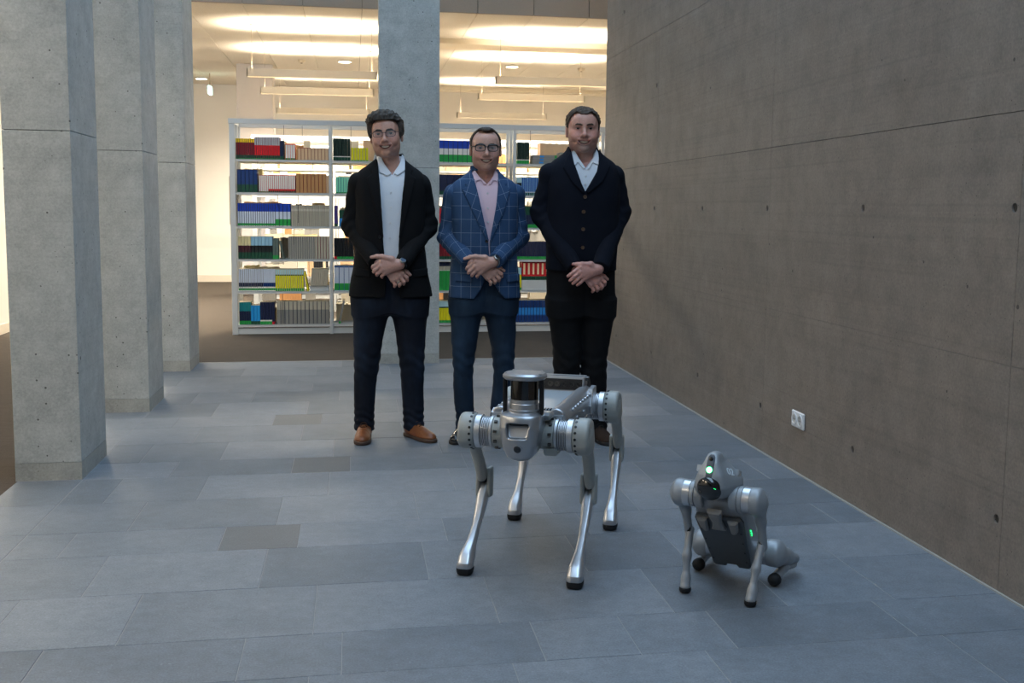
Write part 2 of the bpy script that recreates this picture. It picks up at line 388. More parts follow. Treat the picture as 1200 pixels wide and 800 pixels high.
# ------------------------------------------------------------------ pendant lamps, ceiling spots, exit sign
M_LAMPB = mat('lamp_aluminium', (206, 198, 184), .5)
M_LAMPE = mat('lamp_diffuser', (255, 244, 224), .5, emit=(255, 226, 176), estr=6)
M_WIRE = mat('lamp_wire', (150, 130, 105), .5)
LAMP_UP, LAMP_DN = 66, 135
def pendant(x0, y, label, length=1.505, along='x', group=None, up=LAMP_UP, dn=LAMP_DN):
    r = empty('pendant_light', (x0+length/2, y, 2.82), 0 if along == 'x' else PI/2); tag(r, label, 'lamp', group); h = length/2
    m = MB().use(M_LAMPB); m.box((-h, -.045, .0), (-h+.012, .045, .09)); m.box((h-.012, -.045, 0), (h, .045, .09)); m.box((-h, -.045, 0), (h, -.036, .09)); m.box((-h, .036, 0), (h, .045, .09)); m.build('housing', r)
    m = MB().use(M_LAMPE); m.box((-h+.012, -.036, .072), (h-.012, .036, .08)); m.build('upper_diffuser', r)
    m = MB().use(M_LAMPE); m.box((-h+.012, -.036, .012), (h-.012, .036, .02)); m.build('lower_diffuser', r)
    m = MB().use(M_LAMPB)
    for k in range(60):
        x = -h+.03+(length-.06)*k/59; m.box((x-.002, -.036, -.004), (x+.002, .036, .012))
    lv = m.build('louvre', r); lv['kind'] = 'stuff'
    for s_ in (-1, 1):
        m = MB().use(M_WIRE); m.tube([(s_*(h-.06), 0, .06), (s_*(h-.06), 0, .585)], .0022, 6); w = m.build('wire', r)
        m = MB().use(M_LAMPB); m.lathe([(0, .03), (.015, .03)], (s_*(h-.06), 0, .584), (0, 0, 1), 16); m.build('ceiling_rose', r)
    for nm, e, z, rx in (('uplight', up, .094, PI), ('downlight', dn, -.012, 0)):
        ld = bpy.data.lights.new(nm, 'AREA'); ld.shape = 'RECTANGLE'; ld.size = length-.04; ld.size_y = .06; ld.energy = e; ld.spread = math.radians(118 if nm == 'uplight' else 170); ld.color = (1, .90, .74)
        lo = bpy.data.objects.new(nm, ld); COL.objects.link(lo); lo.parent = r; lo.location = (0, 0, z); lo.rotation_euler = (rx, 0, 0)
    return r
for yy, nm in ((13.87, 'behind the front bookcase'), (15.87, 'in the middle row'), (19.05, 'by the far wall')):
    for x0, sd in ((-4.14, 'past the corner column'), (-1.21, 'plaster column side'), (1.725, 'concrete wall side'), (4.66, 'hidden past the concrete wall')):
        if x0 in (-4.14,) and yy > 18: continue
        pendant(x0, yy+.05*(x0+.75), 'white pendant strip light %s, %s' % (nm, sd))
for yy, wh in ((2.2, 'at its open end'), (4.9, 'beside the column farthest from the bookcase'), (7.6, 'beside the middle column'), (10.6, 'past the corner column')):
    pendant(-2.65-.75, yy, 'pendant strip light running along the carpeted side aisle, '+wh, along='y', up=16, dn=26)
M_SPOT = mat('spot_glow', (255, 250, 240), .5, emit=(255, 238, 205), estr=14)
for x, y, lb in ((-.098, 16.95, 'round lit ceiling spot above the strip lights by the plaster column'), (2.342, 17.0, 'round lit ceiling spot over the right-hand strip lights'), (-2.45, 19.64, 'round lit ceiling spot near the exit sign')):
    r = empty('ceiling_spot', (x, y, 3.40)); tag(r, lb, 'lamp')
    MB().use(M_LAMPB).lathe([(0, .10), (.019, .11)], (0, 0, 0), (0, 0, 1), 24).build('rim', r)
    MB().use(M_SPOT).lathe([(0, .001), (.0, .085), (.004, .085)], (0, 0, -.004), (0, 0, 1), 24).build('lens', r)
for x, y, lb in ((-.711, 16.98, 'small round smoke detector on the ceiling beside the lit spot'), (3.4, 17.1, 'small round smoke detector on the ceiling towards the concrete wall')):
    r = empty('smoke_detector', (x, y, 3.375)); tag(r, lb, 'smoke detector')
    MB().use(mat('detector_plastic', (214, 200, 176), .5)).lathe([(0, .02), (.012, .045), (.03, .055), (.044, .06)], (0, 0, 0), (0, 0, 1), 20).build('housing', r, True)
    MB().use(mat('detector_dark', (120, 100, 78), .5)).lathe([(0, .012), (.01, .02)], (0, 0, -.008), (0, 0, 1), 12).build('sensor', r)
r = empty('exit_sign', (-2.24, 19.0, 3.05)); tag(r, 'small glowing exit sign hanging edge-on from the ceiling', 'sign')
MB().use(mat('sign_glow', (235, 255, 250), .5, emit=(200, 255, 240), estr=5)).box((-.022, -.13, .04), (.022, .13, .17), .006).build('panel', r)
MB().use(M_WIRE).tube([(0, 0, .17), (0, 0, .37)], .008, 8).build('rod', r)

# ------------------------------------------------------------------ double wall socket
r = empty('wall_socket', (WX, 5.385, .27)); tag(r, 'white double power socket low on the concrete wall', 'socket')
M_SOCK = mat('socket_plastic', (226, 228, 230), .35); M_SOCKD = mat('socket_inner', (196, 196, 194), .4); M_PIN = mat('socket_hole', (40, 40, 40), .6)
MB().use(M_SOCK).box((-.011, -.0785, -.042), (-.0005, .0785, .042), .005).build('plate', r, True)
for s_ in (-1, 1):
    u = MB().use(M_SOCK); u.lathe([(0, .031), (.004, .031), (.004, .0235), (-.006, .0225)], (-.011, s_*.036, 0), (-1, 0, 0), 28, cap=False); uo = u.build('outlet_ring', r, True)
    MB().use(M_SOCKD).lathe([(0, .0235), (.001, .0235)], (-.0112, s_*.036, 0), (-1, 0, 0), 24).build('recess', uo)
    for q in (-1, 1): MB().use(M_PIN).lathe([(0, .0028), (.0012, .0028)], (-.0122, s_*.036+q*.0095, 0), (-1, 0, 0), 10).build('pin_hole', uo)

# ------------------------------------------------------------------ bookcases
M_RACK = mat('rack_grey_enamel', (196, 198, 196), .45)
M_RACKD = mat('rack_slot_dark', (90, 92, 92), .5)
SHZ = [1.794, 1.460, 1.117, .779, .448, .102]
RX = [-1.205, -.225, .74, 1.705, 2.67, 3.635]
RY = 12.02
def rack(y0, label, xs, dep=.60, detail=True):
    r = empty('bookcase', (xs[0], y0+.05*xs[0], 0)); tag(r, label, 'bookcase')
    ox, oy = r.location[0], r.location[1]
    def fin(m, name):
        m.v = [(v[0]-ox, v[1]+.05*v[0]-oy, v[2]) for v in m.v]; return m.build(name, r)
    n = len(xs)
    for i, x in enumerate(xs):
        w = .028 if i in (0, n-1) else .016
        for ya in ((y0, y0+.035), (y0+dep/2-.02, y0+dep/2+.02), (y0+dep-.035, y0+dep)):
            fin(MB().use(M_RACK).box((x-w, ya[0], 0), (x+w, ya[1], 2.15), .002), 'post')
    fin(MB().use(M_RACK).box((xs[0]-.034, y0-.006, 2.146), (xs[-1]+.034, y0+.03, 2.197), .002), 'top_rail')
    fin(MB().use(M_RACK).box((xs[0]-.034, y0+dep-.03, 2.146), (xs[-1]+.034, y0+dep+.006, 2.197), .002), 'top_rail')
    fin(MB().use(M_RACK).box((xs[0]-.034, y0+.031, 2.150), (xs[0]+.02, y0+dep-.031, 2.19)), 'end_rail')
    for i in range(n-1):
        a, b = xs[i]+.017, xs[i+1]-.017
        for q, (ya, yb) in enumerate(((y0+.004, y0+.27), (y0+dep-.27, y0+dep-.004))):
            for k, z in enumerate(SHZ):
                m = MB().use(M_RACK); m.box((a, ya, z-.006), (b, yb, z)); m.box((a, ya if q == 0 else yb-.006, z-.024), (b, ya+.006 if q == 0 else yb, z))
                fin(m, 'shelf')
            if q == 0:
                fin(MB().use(M_RACK).box((a, ya+.012, .004), (b, ya+.024, .070)), 'plinth')
                fin(MB().use(M_RACKD).box((a+.01, ya+.010, .066), (b-.01, ya+.013, .074)), 'slot')
    if detail: fin(MB().use(mat('notice_plate', (196, 184, 160), .6)).box((xs[0]-.046, y0+.1, 1.13), (xs[0]-.028, y0+.25, 1.62), .002), 'shelf_mark_plate')
    return r
rack(RY, 'white steel double-sided bookcase full of bound volumes behind the three men', RX)
rack(14.62, 'second steel bookcase seen through the gaps of the front one', [x for x in RX], detail=False)
rack(16.75, 'third steel bookcase, glimpsed behind the two others', [x for x in RX], detail=False)

BC = dict(darkred=(122, 20, 34), yellow=(226, 186, 30), green=(30, 120, 60), grey=(168, 168, 172), red=(206, 26, 36), navy=(20, 30, 62), white=(226, 220, 212),
          orange=(228, 96, 60), tan=(214, 178, 140), brown=(176, 128, 82), line=(150, 60, 40), blue=(24, 78, 150), dblue=(16, 54, 110), royal=(22, 62, 168), dgreen=(16, 70, 50),
          beige=(176, 168, 150), beigel=(204, 198, 182), cream=(208, 196, 150), maroon=(62, 18, 32), black=(18, 20, 24), lblue=(142, 184, 206), teal=(14, 128, 132), cyan=(26, 140, 206),
          gold=(226, 214, 24), lcyan=(176, 210, 214), ice=(198, 206, 220), mint=(128, 214, 180), purple=(74, 60, 128), bgreen=(22, 44, 34), greygreen=(90, 104, 98), greyd=(132, 130, 124), midblue=(52, 98, 160), leaf=(34, 150, 66), paper=(222, 208, 178), bluel=(40, 130, 200))
def BM(n): return mat('book_'+n, BC[n], .5, spec=.35)
def book_mesh(key, w, h, d, bands, page='paper', edge=None):
    """bands: list of (fraction up to, colour); spine faces -y"""
    nm = 'book_'+key
    m = MB(); z0 = 0
    cut = [(f*h, c) for f, c in bands]
    r = min(.0022, w*.09)
    for z1, c in cut:
        q = [[(-w/2, d, z), (-w/2, r, z), (-w/2+r, 0, z), (w/2-r, 0, z), (w/2, r, z), (w/2, d, z)] for z in (z0, z1)]
        for j in range(5):
            m.use(BM(c if (j == 2 or not edge) else edge)); m.add([q[0][j], q[0][j+1], q[1][j+1], q[1][j]], [(0, 1, 2, 3)])
        z0 = z1
    m.use(BM(page))
    for z in (0, h): m.add([(-w/2, d, z), (-w/2, r, z), (-w/2+r, 0, z), (w/2-r, 0, z), (w/2, r, z), (w/2, d, z)], [(0, 1, 2, 3, 4, 5)])
    m.add([(-w/2, d, 0), (w/2, d, 0), (w/2, d, h), (-w/2, d, h)], [(0, 1, 2, 3)])
    me = bpy.data.meshes.new(nm); me.from_pydata(m.v, [], m.f)
    for q in m.mats: me.materials.append(q)
    me.polygons.foreach_set('material_index', m.m); bmfix(me); return me
random.seed(11)
def run(shelf, x, n, w, h, bands, label, group, lean=0, d=.2, dy=.028, dz=0, edge=None, jit=.003):
    """n books side by side starting at x (left); returns the end x"""
    me = book_mesh(group.replace(' ', '_')[:24], w-.0016, h, d, bands, edge=edge)
    for k in range(n):
        o = link('book', me); xx = x+w*(k+.5); yy = RY+dy+random.uniform(0, jit)
        o.location = (xx, yy+.05*xx, SHZ[shelf]+.0005+dz); o.rotation_euler = (0, lean, 0)
        if lean: o.location.z += abs(math.sin(lean))*w/2
        tag(o, label, 'book', group)
    return x+w*n
G_ = 'green'
def S(pct, *c): return c
# ---- first bay
x = -1.172
x = run(0, x, 10, .0186, .206, [(.05, 'green'), (.2, 'dgreen'), (.81, 'darkred'), (1, 'yellow')], 'dark red volume with yellow head on the top shelf of the end bay', 'dark red yellow-headed volumes', edge='maroon')
x = run(0, x, 13, .0195, .224, [(.05, 'green'), (.18, 'dgreen'), (.63, 'red'), (1, 'grey')], 'bright red volume with grey head on the top shelf', 'red and grey volumes', edge='darkred')
run(0, x, 1, .040, .19, [(.18, 'dgreen'), (1, 'navy')], 'single thick navy volume next to the red and grey ones', 'navy single volume')
run(0, x+.055, 4, .0245, .163, [(.1, 'green'), (.92, 'white'), (1, 'orange')], 'white volume with orange edge on the top shelf', 'white and orange volumes', edge='orange')
run(0, x+.178, 9, .0345, .124, [(.95, 'tan'), (1, 'line')], 'low tan volume with brown seams on the top shelf', 'low tan volumes', edge='line')
x = -1.165
x = run(1, x, 5, .041, .230, [(.34, 'dgreen'), (.97, 'dblue'), (1, 'navy')], 'wide dark blue volume with green foot on the second shelf', 'dark blue volumes', edge='navy')
x = run(1, x+.014, 6, .0155, .176, [(.06, 'green'), (.97, 'white'), (1, 'red')], 'slim white and red volume beside the dark blue ones', 'slim white red volumes', edge='red')
x = run(1, x, 13, .0208, .178, [(.10, 'dgreen'), (.2, 'red'), (.96, 'white'), (1, 'red')], 'white volume with a red band near its foot', 'white volumes with red band', edge='red')
x = run(1, x+.006, 8, .0385, .194, [(1, 'brown')], 'light brown cloth volume on the second shelf', 'light brown volumes', edge='line')
run(1, x, 2, .012, .176, [(1, 'tan')], 'narrow pale tan volume at the end of the brown row', 'narrow tan volumes')
x = -1.165
x = run(2, x, 17, .0222, .231, [(.02, 'white'), (.12, 'leaf'), (.64, 'ice'), (1, 'royal')], 'white volume with royal blue top and green foot strip', 'blue and white volumes', edge='navy')
x = run(2, x, 4, .039, .231, [(.02, 'white'), (.31, 'leaf'), (.64, 'ice'), (1, 'royal')], 'wide blue and white volume with tall green sticker', 'wide blue and white volumes', edge='navy')
run(2, x+.004, 19, .0202, .216, [(.72, 'beige'), (.83, 'beigel'), (1, 'beige')], 'beige volume with a paler band on the third shelf', 'beige banded volumes', edge='greyd')
x = -1.165
x = run(3, x, 4, .032, .230, [(.02, 'maroon'), (.3, 'dgreen'), (.6, 'maroon'), (1, 'cream')], 'maroon volume with cream top on the fourth shelf', 'maroon and cream volumes')
x = run(3, x, 6, .0362, .230, [(.02, 'black'), (.3, 'dgreen'), (.6, 'black'), (1, 'lblue')], 'black volume with light blue top on the fourth shelf', 'black and light blue volumes')
x = run(3, x, 2, .030, .212, [(.18, 'leaf'), (1, 'greygreen')], 'grey-green volume with green foot beside the light blue tops', 'grey-green volumes')
run(3, x+.044, 1, .022, .19, [(1, 'greygreen')], 'grey-green volume leaning against its row', 'leaning grey-green volume', lean=-.22)
x = run(3, x+.10, 12, .0225, .231, [(1, 'greyd')], 'plain grey volume on the fourth shelf', 'plain grey volumes', edge='beigel')
run(3, x, 5, .0288, .231, [(.65, 'beige'), (.85, 'beige'), (1, 'beige')], 'pale beige thicker volume closing the grey row', 'pale beige volumes', edge='darkred')
x = -1.165
x = run(4, x, 12, .0205, .228, [(.04, 'white'), (.13, 'leaf'), (.2, 'white'), (.38, 'navy'), (1, 'ice')], 'pale grey volume with navy band and green foot', 'pale grey navy-banded volumes', edge='greyd')
x = run(4, x, 6, .0205, .228, [(.04, 'white'), (.13, 'leaf'), (.2, 'white'), (.38, 'dblue'), (1, 'ice')], 'pale grey volume with blue band and green foot', 'pale grey blue-banded volumes')
x = run(4, x, 13, .0222, .224, [(.13, 'leaf'), (.71, 'gold'), (.76, 'dgreen'), (1, 'lcyan')], 'bright yellow volume with pale head in the fifth shelf', 'yellow pale-headed volumes', edge='cream')
run(4, x+.034, 1, .016, .20, [(1, 'gold')], 'thin yellow booklet leaning against the yellow row', 'leaning yellow booklet', lean=-.17)
run(4, x+.065, 9, .0195, .176, [(1, 'beige')], 'grey-beige volume leaning on the raised ledge', 'leaning grey-beige volumes', lean=.10, dz=.052)
led = MB().use(M_RACK); led.box((-.448, RY+.05, SHZ[4]+.001), (-.25, RY+.24, SHZ[4]+.05)); led.build('shelf_riser', shr=True)
tag(bpy.data.objects['shelf_riser'], 'low white steel riser carrying the leaning grey-beige volumes', 'shelf riser')
x = -1.165
x = run(5, x, 5, .0232, .232, [(.05, 'green'), (.17, 'leaf'), (.6, 'navy'), (1, 'teal')], 'teal-topped navy volume on the lowest shelf', 'teal and navy volumes')
x = run(5, x, 3, .0316, .198, [(.18, 'dgreen'), (1, 'cyan')], 'bright cyan volume on the lowest shelf', 'cyan volumes')
x = run(5, x, 4, .0300, .230, [(.14, 'leaf'), (.2, 'white'), (1, 'navy')], 'thick navy volume with green sticker on the lowest shelf', 'navy stickered volumes')
x = run(5, x, 1, .026, .232, [(.12, 'red'), (1, 'navy')], 'navy volume with red sticker at its foot', 'navy red-stickered volume')
run(5, x+.022, 13, .0414, .236, [(.64, 'greyd'), (1, 'beige')], 'wide stone-grey volume on the lowest shelf', 'wide stone-grey volumes', edge='navy')
# ---- second bay (part seen beside the black jacket)
x = -.197
x = run(0, x, 6, .0296, .226, [(.04, 'bgreen'), (.16, 'dgreen'), (.2, 'white'), (1, 'bgreen')], 'very dark green volume on the second bay top shelf', 'very dark green volumes')
x = run(0, x+.006, 6, .0300, .134, [(.07, 'leaf'), (1, 'gold')], 'low bright yellow volume beside the very dark green ones', 'low yellow volumes', edge='beige')
run(0, x+.05, 4, .03, .20, [(1, 'beige')], 'grey volume leaning behind the first man\'s head', 'leaning grey volumes', lean=.16)
run(1, -.17, 9, .0262, .166, [(.07, 'leaf'), (1, 'mint')], 'mint green volume on the second shelf of the second bay', 'mint volumes', edge='teal')
run(2, -.19, 1, .036, .215, [(.14, 'dgreen'), (1, 'purple')], 'single purple volume beside the black jacket sleeve', 'purple volume')
run(2, -.14, 2, .04, .17, [(.5, 'bluel'), (1, 'dgreen')], 'blue and green volume beside the purple one', 'blue green volumes')
run(3, -.195, 1, .030, .216, [(.14, 'red'), (1, 'black')], 'black volume with red sticker by the bay post', 'black red-stickered volume')
run(3, -.164, 6, .029, .216, [(.12, 'leaf'), (1, 'black')], 'black volume with green sticker on the fourth shelf', 'black stickered volumes')
run(4, -.195, 7, .051, .262, [(.02, 'ice'), (.3, 'leaf'), (.93, 'ice'), (1, 'midblue')], 'wide white binder with tall green sticker', 'white binders', edge='midblue')
run(5, -.155, 1, .022, .25, [(.1, 'leaf'), (1, 'greyd')], 'single dark volume leaning alone on the lowest shelf', 'lone leaning volume', lean=.2)
# ---- third bay
x = run(0, .80, 11, .0500, .228, [(.02, 'white'), (.36, 'leaf'), (.64, 'white'), (1, 'royal')], 'white binder with blue head and green sticker on the third bay top shelf', 'blue-headed binders', edge='navy')
run(0, x+.06, 4, .026, .145, [(.7, 'black'), (1, 'brown')], 'thin black and brown volume beside the checked jacket man\'s head', 'black and brown volumes')
run(1, .78, 8, .068, .208, [(.18, 'dgreen'), (1, 'navy')], 'thick near-black navy volume behind the checked jacket shoulder', 'thick navy volumes')
run(2, .78, 5, .05, .2, [(.2, 'leaf'), (1, 'red')], 'red volume on the third shelf of the third bay', 'red third-bay volumes')
run(3, .78, 12, .026, .2, [(.16, 'dgreen'), (1, 'darkred')], 'crimson volume with dark green foot beside the checked sleeve', 'crimson volumes')
run(4, .80, 9, .036, .30, [(.12, 'leaf'), (.70, 'leaf'), (.72, 'white'), (.86, 'beige'), (1, 'navy')], 'tall green volume with patterned head on the fifth shelf', 'tall green volumes')
x = run(5, .80, 12, .0300, .232, [(.12, 'leaf'), (.68, 'gold'), (.74, 'dgreen'), (1, 'lcyan')], 'yellow volume with pale head on the third bay lowest shelf', 'yellow third-bay volumes')
# ---- fourth bay
x = run(0, 1.735, 5, .0266, .224, [(.16, 'leaf'), (.2, 'white'), (1, 'bgreen')], 'black-green volume standing beside the lying grey volumes', 'black-green volumes')
x = run(1, 1.735, 2, .026, .19, [(.2, 'dgreen'), (.45, 'gold'), (.7, 'black'), (1, 'lcyan')], 'banded yellow and black volume at the bay post', 'banded volumes')
run(1, x, 10, .0225, .193, [(.16, 'dgreen'), (.2, 'white'), (1, 'midblue')], 'medium blue volume on the fourth bay second shelf', 'medium blue volumes', edge='lblue')
run(2, 1.75, 9, .04, .225, [(.16, 'leaf'), (.6, 'navy'), (1, 'dgreen')], 'navy volume with dark green head beside the cardigan sleeve', 'navy green-headed volumes')
run(3, 1.735, 10, .034, .19, [(.16, 'leaf'), (.3, 'navy'), (1, 'navy')], 'navy volume with green foot on the fourth bay fourth shelf', 'navy fourth-bay volumes')
run(4, 1.735, 2, .03, .24, [(.12, 'leaf'), (.7, 'gold'), (1, 'lcyan')], 'yellow volume beside the red striped binders', 'yellow volumes by red binders')
run(4, 1.80, 7, .0505, .20, [(.2, 'dgreen'), (.26, 'red'), (.9, 'red'), (1, 'darkred')], 'red binder with cream spine label on the fifth shelf', 'red striped binders', dz=.11)
run(5, 1.735, 12, .0330, .235, [(.3, 'dblue'), (.34, 'blue'), (.66, 'bluel'), (1, 'dblue')], 'deep blue volume with light blue middle on the lowest shelf', 'deep blue volumes', edge='navy')
# cream labels on the red binders
lm = mat('label_cream', (236, 214, 170), .6)
for o in list(bpy.data.objects):
    if o.get('group') == 'red striped binders':
        MB().use(lm).box((-.010, -.0015, .06), (.010, .0, .18)).build('spine_label', o)
rs = MB().use(M_RACK); rs.box((1.80, RY+.03, SHZ[4]+.001), (2.6, RY+.25, SHZ[4]+.109)); tag(rs.build('shelf_riser', shr=True), 'low white steel riser under the red striped binders', 'shelf riser')
# lying volumes
def lying(x, z, n, w, label, group):
    for k in range(n):
        m = MB().use(BM('greyd')); m.box((0, 0, 0), (w, .2, .031), .002); o = m.build('book')
        MB().use(BM('bluel')).box((w*.28, -.001, .006), (w*.45, 0, .025)).build('spine_label', o); MB().use(BM('leaf')).box((w*.88, -.001, .002), (w*.97, 0, .029)).build('spine_label', o)
        xx = x+.004*((k*7) % 3); o.location = (xx, RY+.03+.05*xx, z+.0005+.0318*k); tag(o, label, 'book', group)
lying(1.90, SHZ[0], 3, .265, 'grey volume with blue label lying flat in a pile beside the black-green volumes', 'lying grey volumes')
lying(2.20, SHZ[0], 4, .26, 'grey volume lying flat in the taller pile behind the cardigan man', 'lying grey volumes, taller pile')
# black wire bookends hanging from the shelf above
M_BEND = mat('bookend_wire', (38, 38, 40), .4, metal=.6)
BE = [(0, -.69, .30, 'beside the navy volume'), (0, -.505, .16, 'between the orange-edged and tan volumes'), (1, -.955, .30, 'after the dark blue volumes'), (1, -.40, .16, 'inside the light brown row'), (2, -.76, .14, 'among the blue and white volumes'), (2, -.555, .30, 'between the blue and the beige volumes'),
      (3, -.71, .30, 'by the leaning grey-green volume'), (3, -.60, .18, 'before the plain grey volumes'), (5, -.722, .33, 'before the stone-grey volumes'), (0, -.012, .31, 'between dark green and yellow volumes'), (0, 1.44, .31, 'beside the black and brown volumes'), (0, 1.875, .31, 'beside the lying grey volumes'), (4, -.452, .22, 'beside the leaning grey-beige volumes')]
for s_, xx, ln, lb in BE:
    top = (SHZ[s_-1]-.008) if s_ else 2.145
    m = MB().use(M_BEND); yy = RY+.017+.05*xx
    m.tube([(xx, yy+.03, top-.003), (xx, yy, top-.004), (xx, yy, top-ln)], .0022, 6)
    o = m.build('bookend'); tag(o, 'black hanging wire bookend '+lb, 'bookend')
# volumes on the far side of the racks: too many and too hidden to single out
def far_books(y0, name, seed, label, z_sel=range(6), xs=RX, flip=1):
    rnd = random.Random(seed); m = MB(); pal = ['beige', 'tan', 'brown', 'paper', 'cream', 'greyd', 'tan', 'beigel', 'black', 'paper', 'cream', 'brown']
    for i in range(len(xs)-1):
        for k in z_sel:
            x = xs[i]+.03+rnd.random()*.12; end = xs[i+1]-.03-rnd.random()*.25
            while x < end:
                c = rnd.choice(pal); w = rnd.choice((.02, .026, .034)); h = rnd.uniform(.13, .25)
                for q in range(rnd.randint(4, 12)):
                    if x+w > end: break
                    m.use(BM(c)); hh = h+rnd.uniform(-.006, .006); y1 = y0+rnd.uniform(0, .01)
                    z = SHZ[k]+.001
                    m.box((x+.0006, y1, z), (x+w-.0006, y1+.19, z+hh)); x += w
                x += rnd.choice((0, 0, .05, .12))
    o = m.build(name, shr=True); o['kind'] = 'stuff'; tag(o, label, 'books'); return o
far_books(RY+.37, 'book_row', 5, 'tightly packed volumes on the far side of the front bookcase')
far_books(14.66, 'book_row', 6, 'packed volumes in the second bookcase behind the front one')
far_books(16.8, 'book_row', 9, 'packed volumes in the third bookcase')

# ------------------------------------------------------------------ implicit surfaces (for bodies, cloth and cast robot parts)
def smin(a, b, k):
    h = np.clip(.5+.5*(b-a)/k, 0, 1); return b+(a-b)*h-k*h*(1-h)
def smax(a, b, k): return -smin(-a, -b, k)
def A3(p): return np.asarray(p, np.float32)
def sd_seg(P, a, b, r0, r1):
    a = A3(a); b = A3(b); ab = b-a; t = np.clip(((P-a)@ab)/float(ab@ab), 0, 1)
    return np.linalg.norm(P-a-t[:, None]*ab, axis=1)-(r0+(r1-r0)*t)
def sd_chain(P, pts, rs, k=.01):
    d = None
    for i in range(len(pts)-1):
        e = sd_seg(P, pts[i], pts[i+1], rs[i], rs[i+1]); d = e if d is None else smin(d, e, k)
    return d
def sd_ell(P, c, r):
    r = A3(r); q = (P-A3(c))/r; k0 = np.linalg.norm(q, axis=1); k1 = np.linalg.norm(q/r, axis=1)
    return k0*(k0-1)/np.maximum(k1, 1e-6)
def sd_box(P, c, h, r=0, R=None):
    q = P-A3(c)
    if R is not None: q = q@A3(R)
    q = np.abs(q)-(A3(h)-r); return np.linalg.norm(np.maximum(q, 0), axis=1)+np.minimum(q.max(1), 0)-r
def spline_table(keys, n=160):
    K = np.array(sorted(keys), float); z = K[:, 0]; zz = np.linspace(z[0], z[-1], n); out = [zz]
    for c in range(1, K.shape[1]):
        v = K[:, c]; m = np.gradient(v, z); i = np.clip(np.searchsorted(z, zz)-1, 0, len(z)-2); h = z[i+1]-z[i]; t = (zz-z[i])/h
        dl = (v[i+1]-v[i])/h; m0 = np.where(dl == 0, 0, m[i]); m1 = np.where(dl == 0, 0, m[i+1])
        lim = 3*np.abs(dl); m0 = np.clip(m0, -lim, lim); m1 = np.clip(m1, -lim, lim)
        out.append((2*t**3-3*t**2+1)*v[i]+(t**3-2*t**2+t)*h*m0+(-2*t**3+3*t**2)*v[i+1]+(t**3-t**2)*h*m1)
    return np.array(out, np.float32)
def sd_loft(P, T, n=2.4, cap=True, off=0):
    z = P[:, 2]; cx, cy, a, b = (np.interp(z, T[0], T[i]).astype(np.float32) for i in (1, 2, 3, 4))
    x = P[:, 0]-cx; y = P[:, 1]-cy; s = ((np.abs(x)/a)**n+(np.abs(y)/b)**n)**(1/n); s = np.maximum(s, 1e-3)
    d = np.sqrt(x*x+y*y)*(1-1/s); d = np.maximum(d, -np.minimum(a, b))-off
    if cap: d = np.maximum(d, np.maximum(z-T[0][-1], T[0][0]-z))
    return d
def sd_poly(x, z, poly):
    """signed distance to a 2-d polygon"""
    n = len(poly); d = np.full(x.shape, 1e9, np.float32); s = np.ones(x.shape, np.float32)
    for i in range(n):
        ax, az = poly[i]; bx, bz = poly[i-1]; ex, ez = bx-ax, bz-az; wx, wz = x-ax, z-az
        t = np.clip((wx*ex+wz*ez)/(ex*ex+ez*ez+1e-12), 0, 1); qx, qz = wx-ex*t, wz-ez*t; d = np.minimum(d, qx*qx+qz*qz)
        c1 = z >= az; c2 = z < bz; c3 = ex*wz > ez*wx
        flip = (c1 & c2 & c3) | (~c1 & ~c2 & ~c3); s = np.where(flip, -s, s)
    return s*np.sqrt(d)
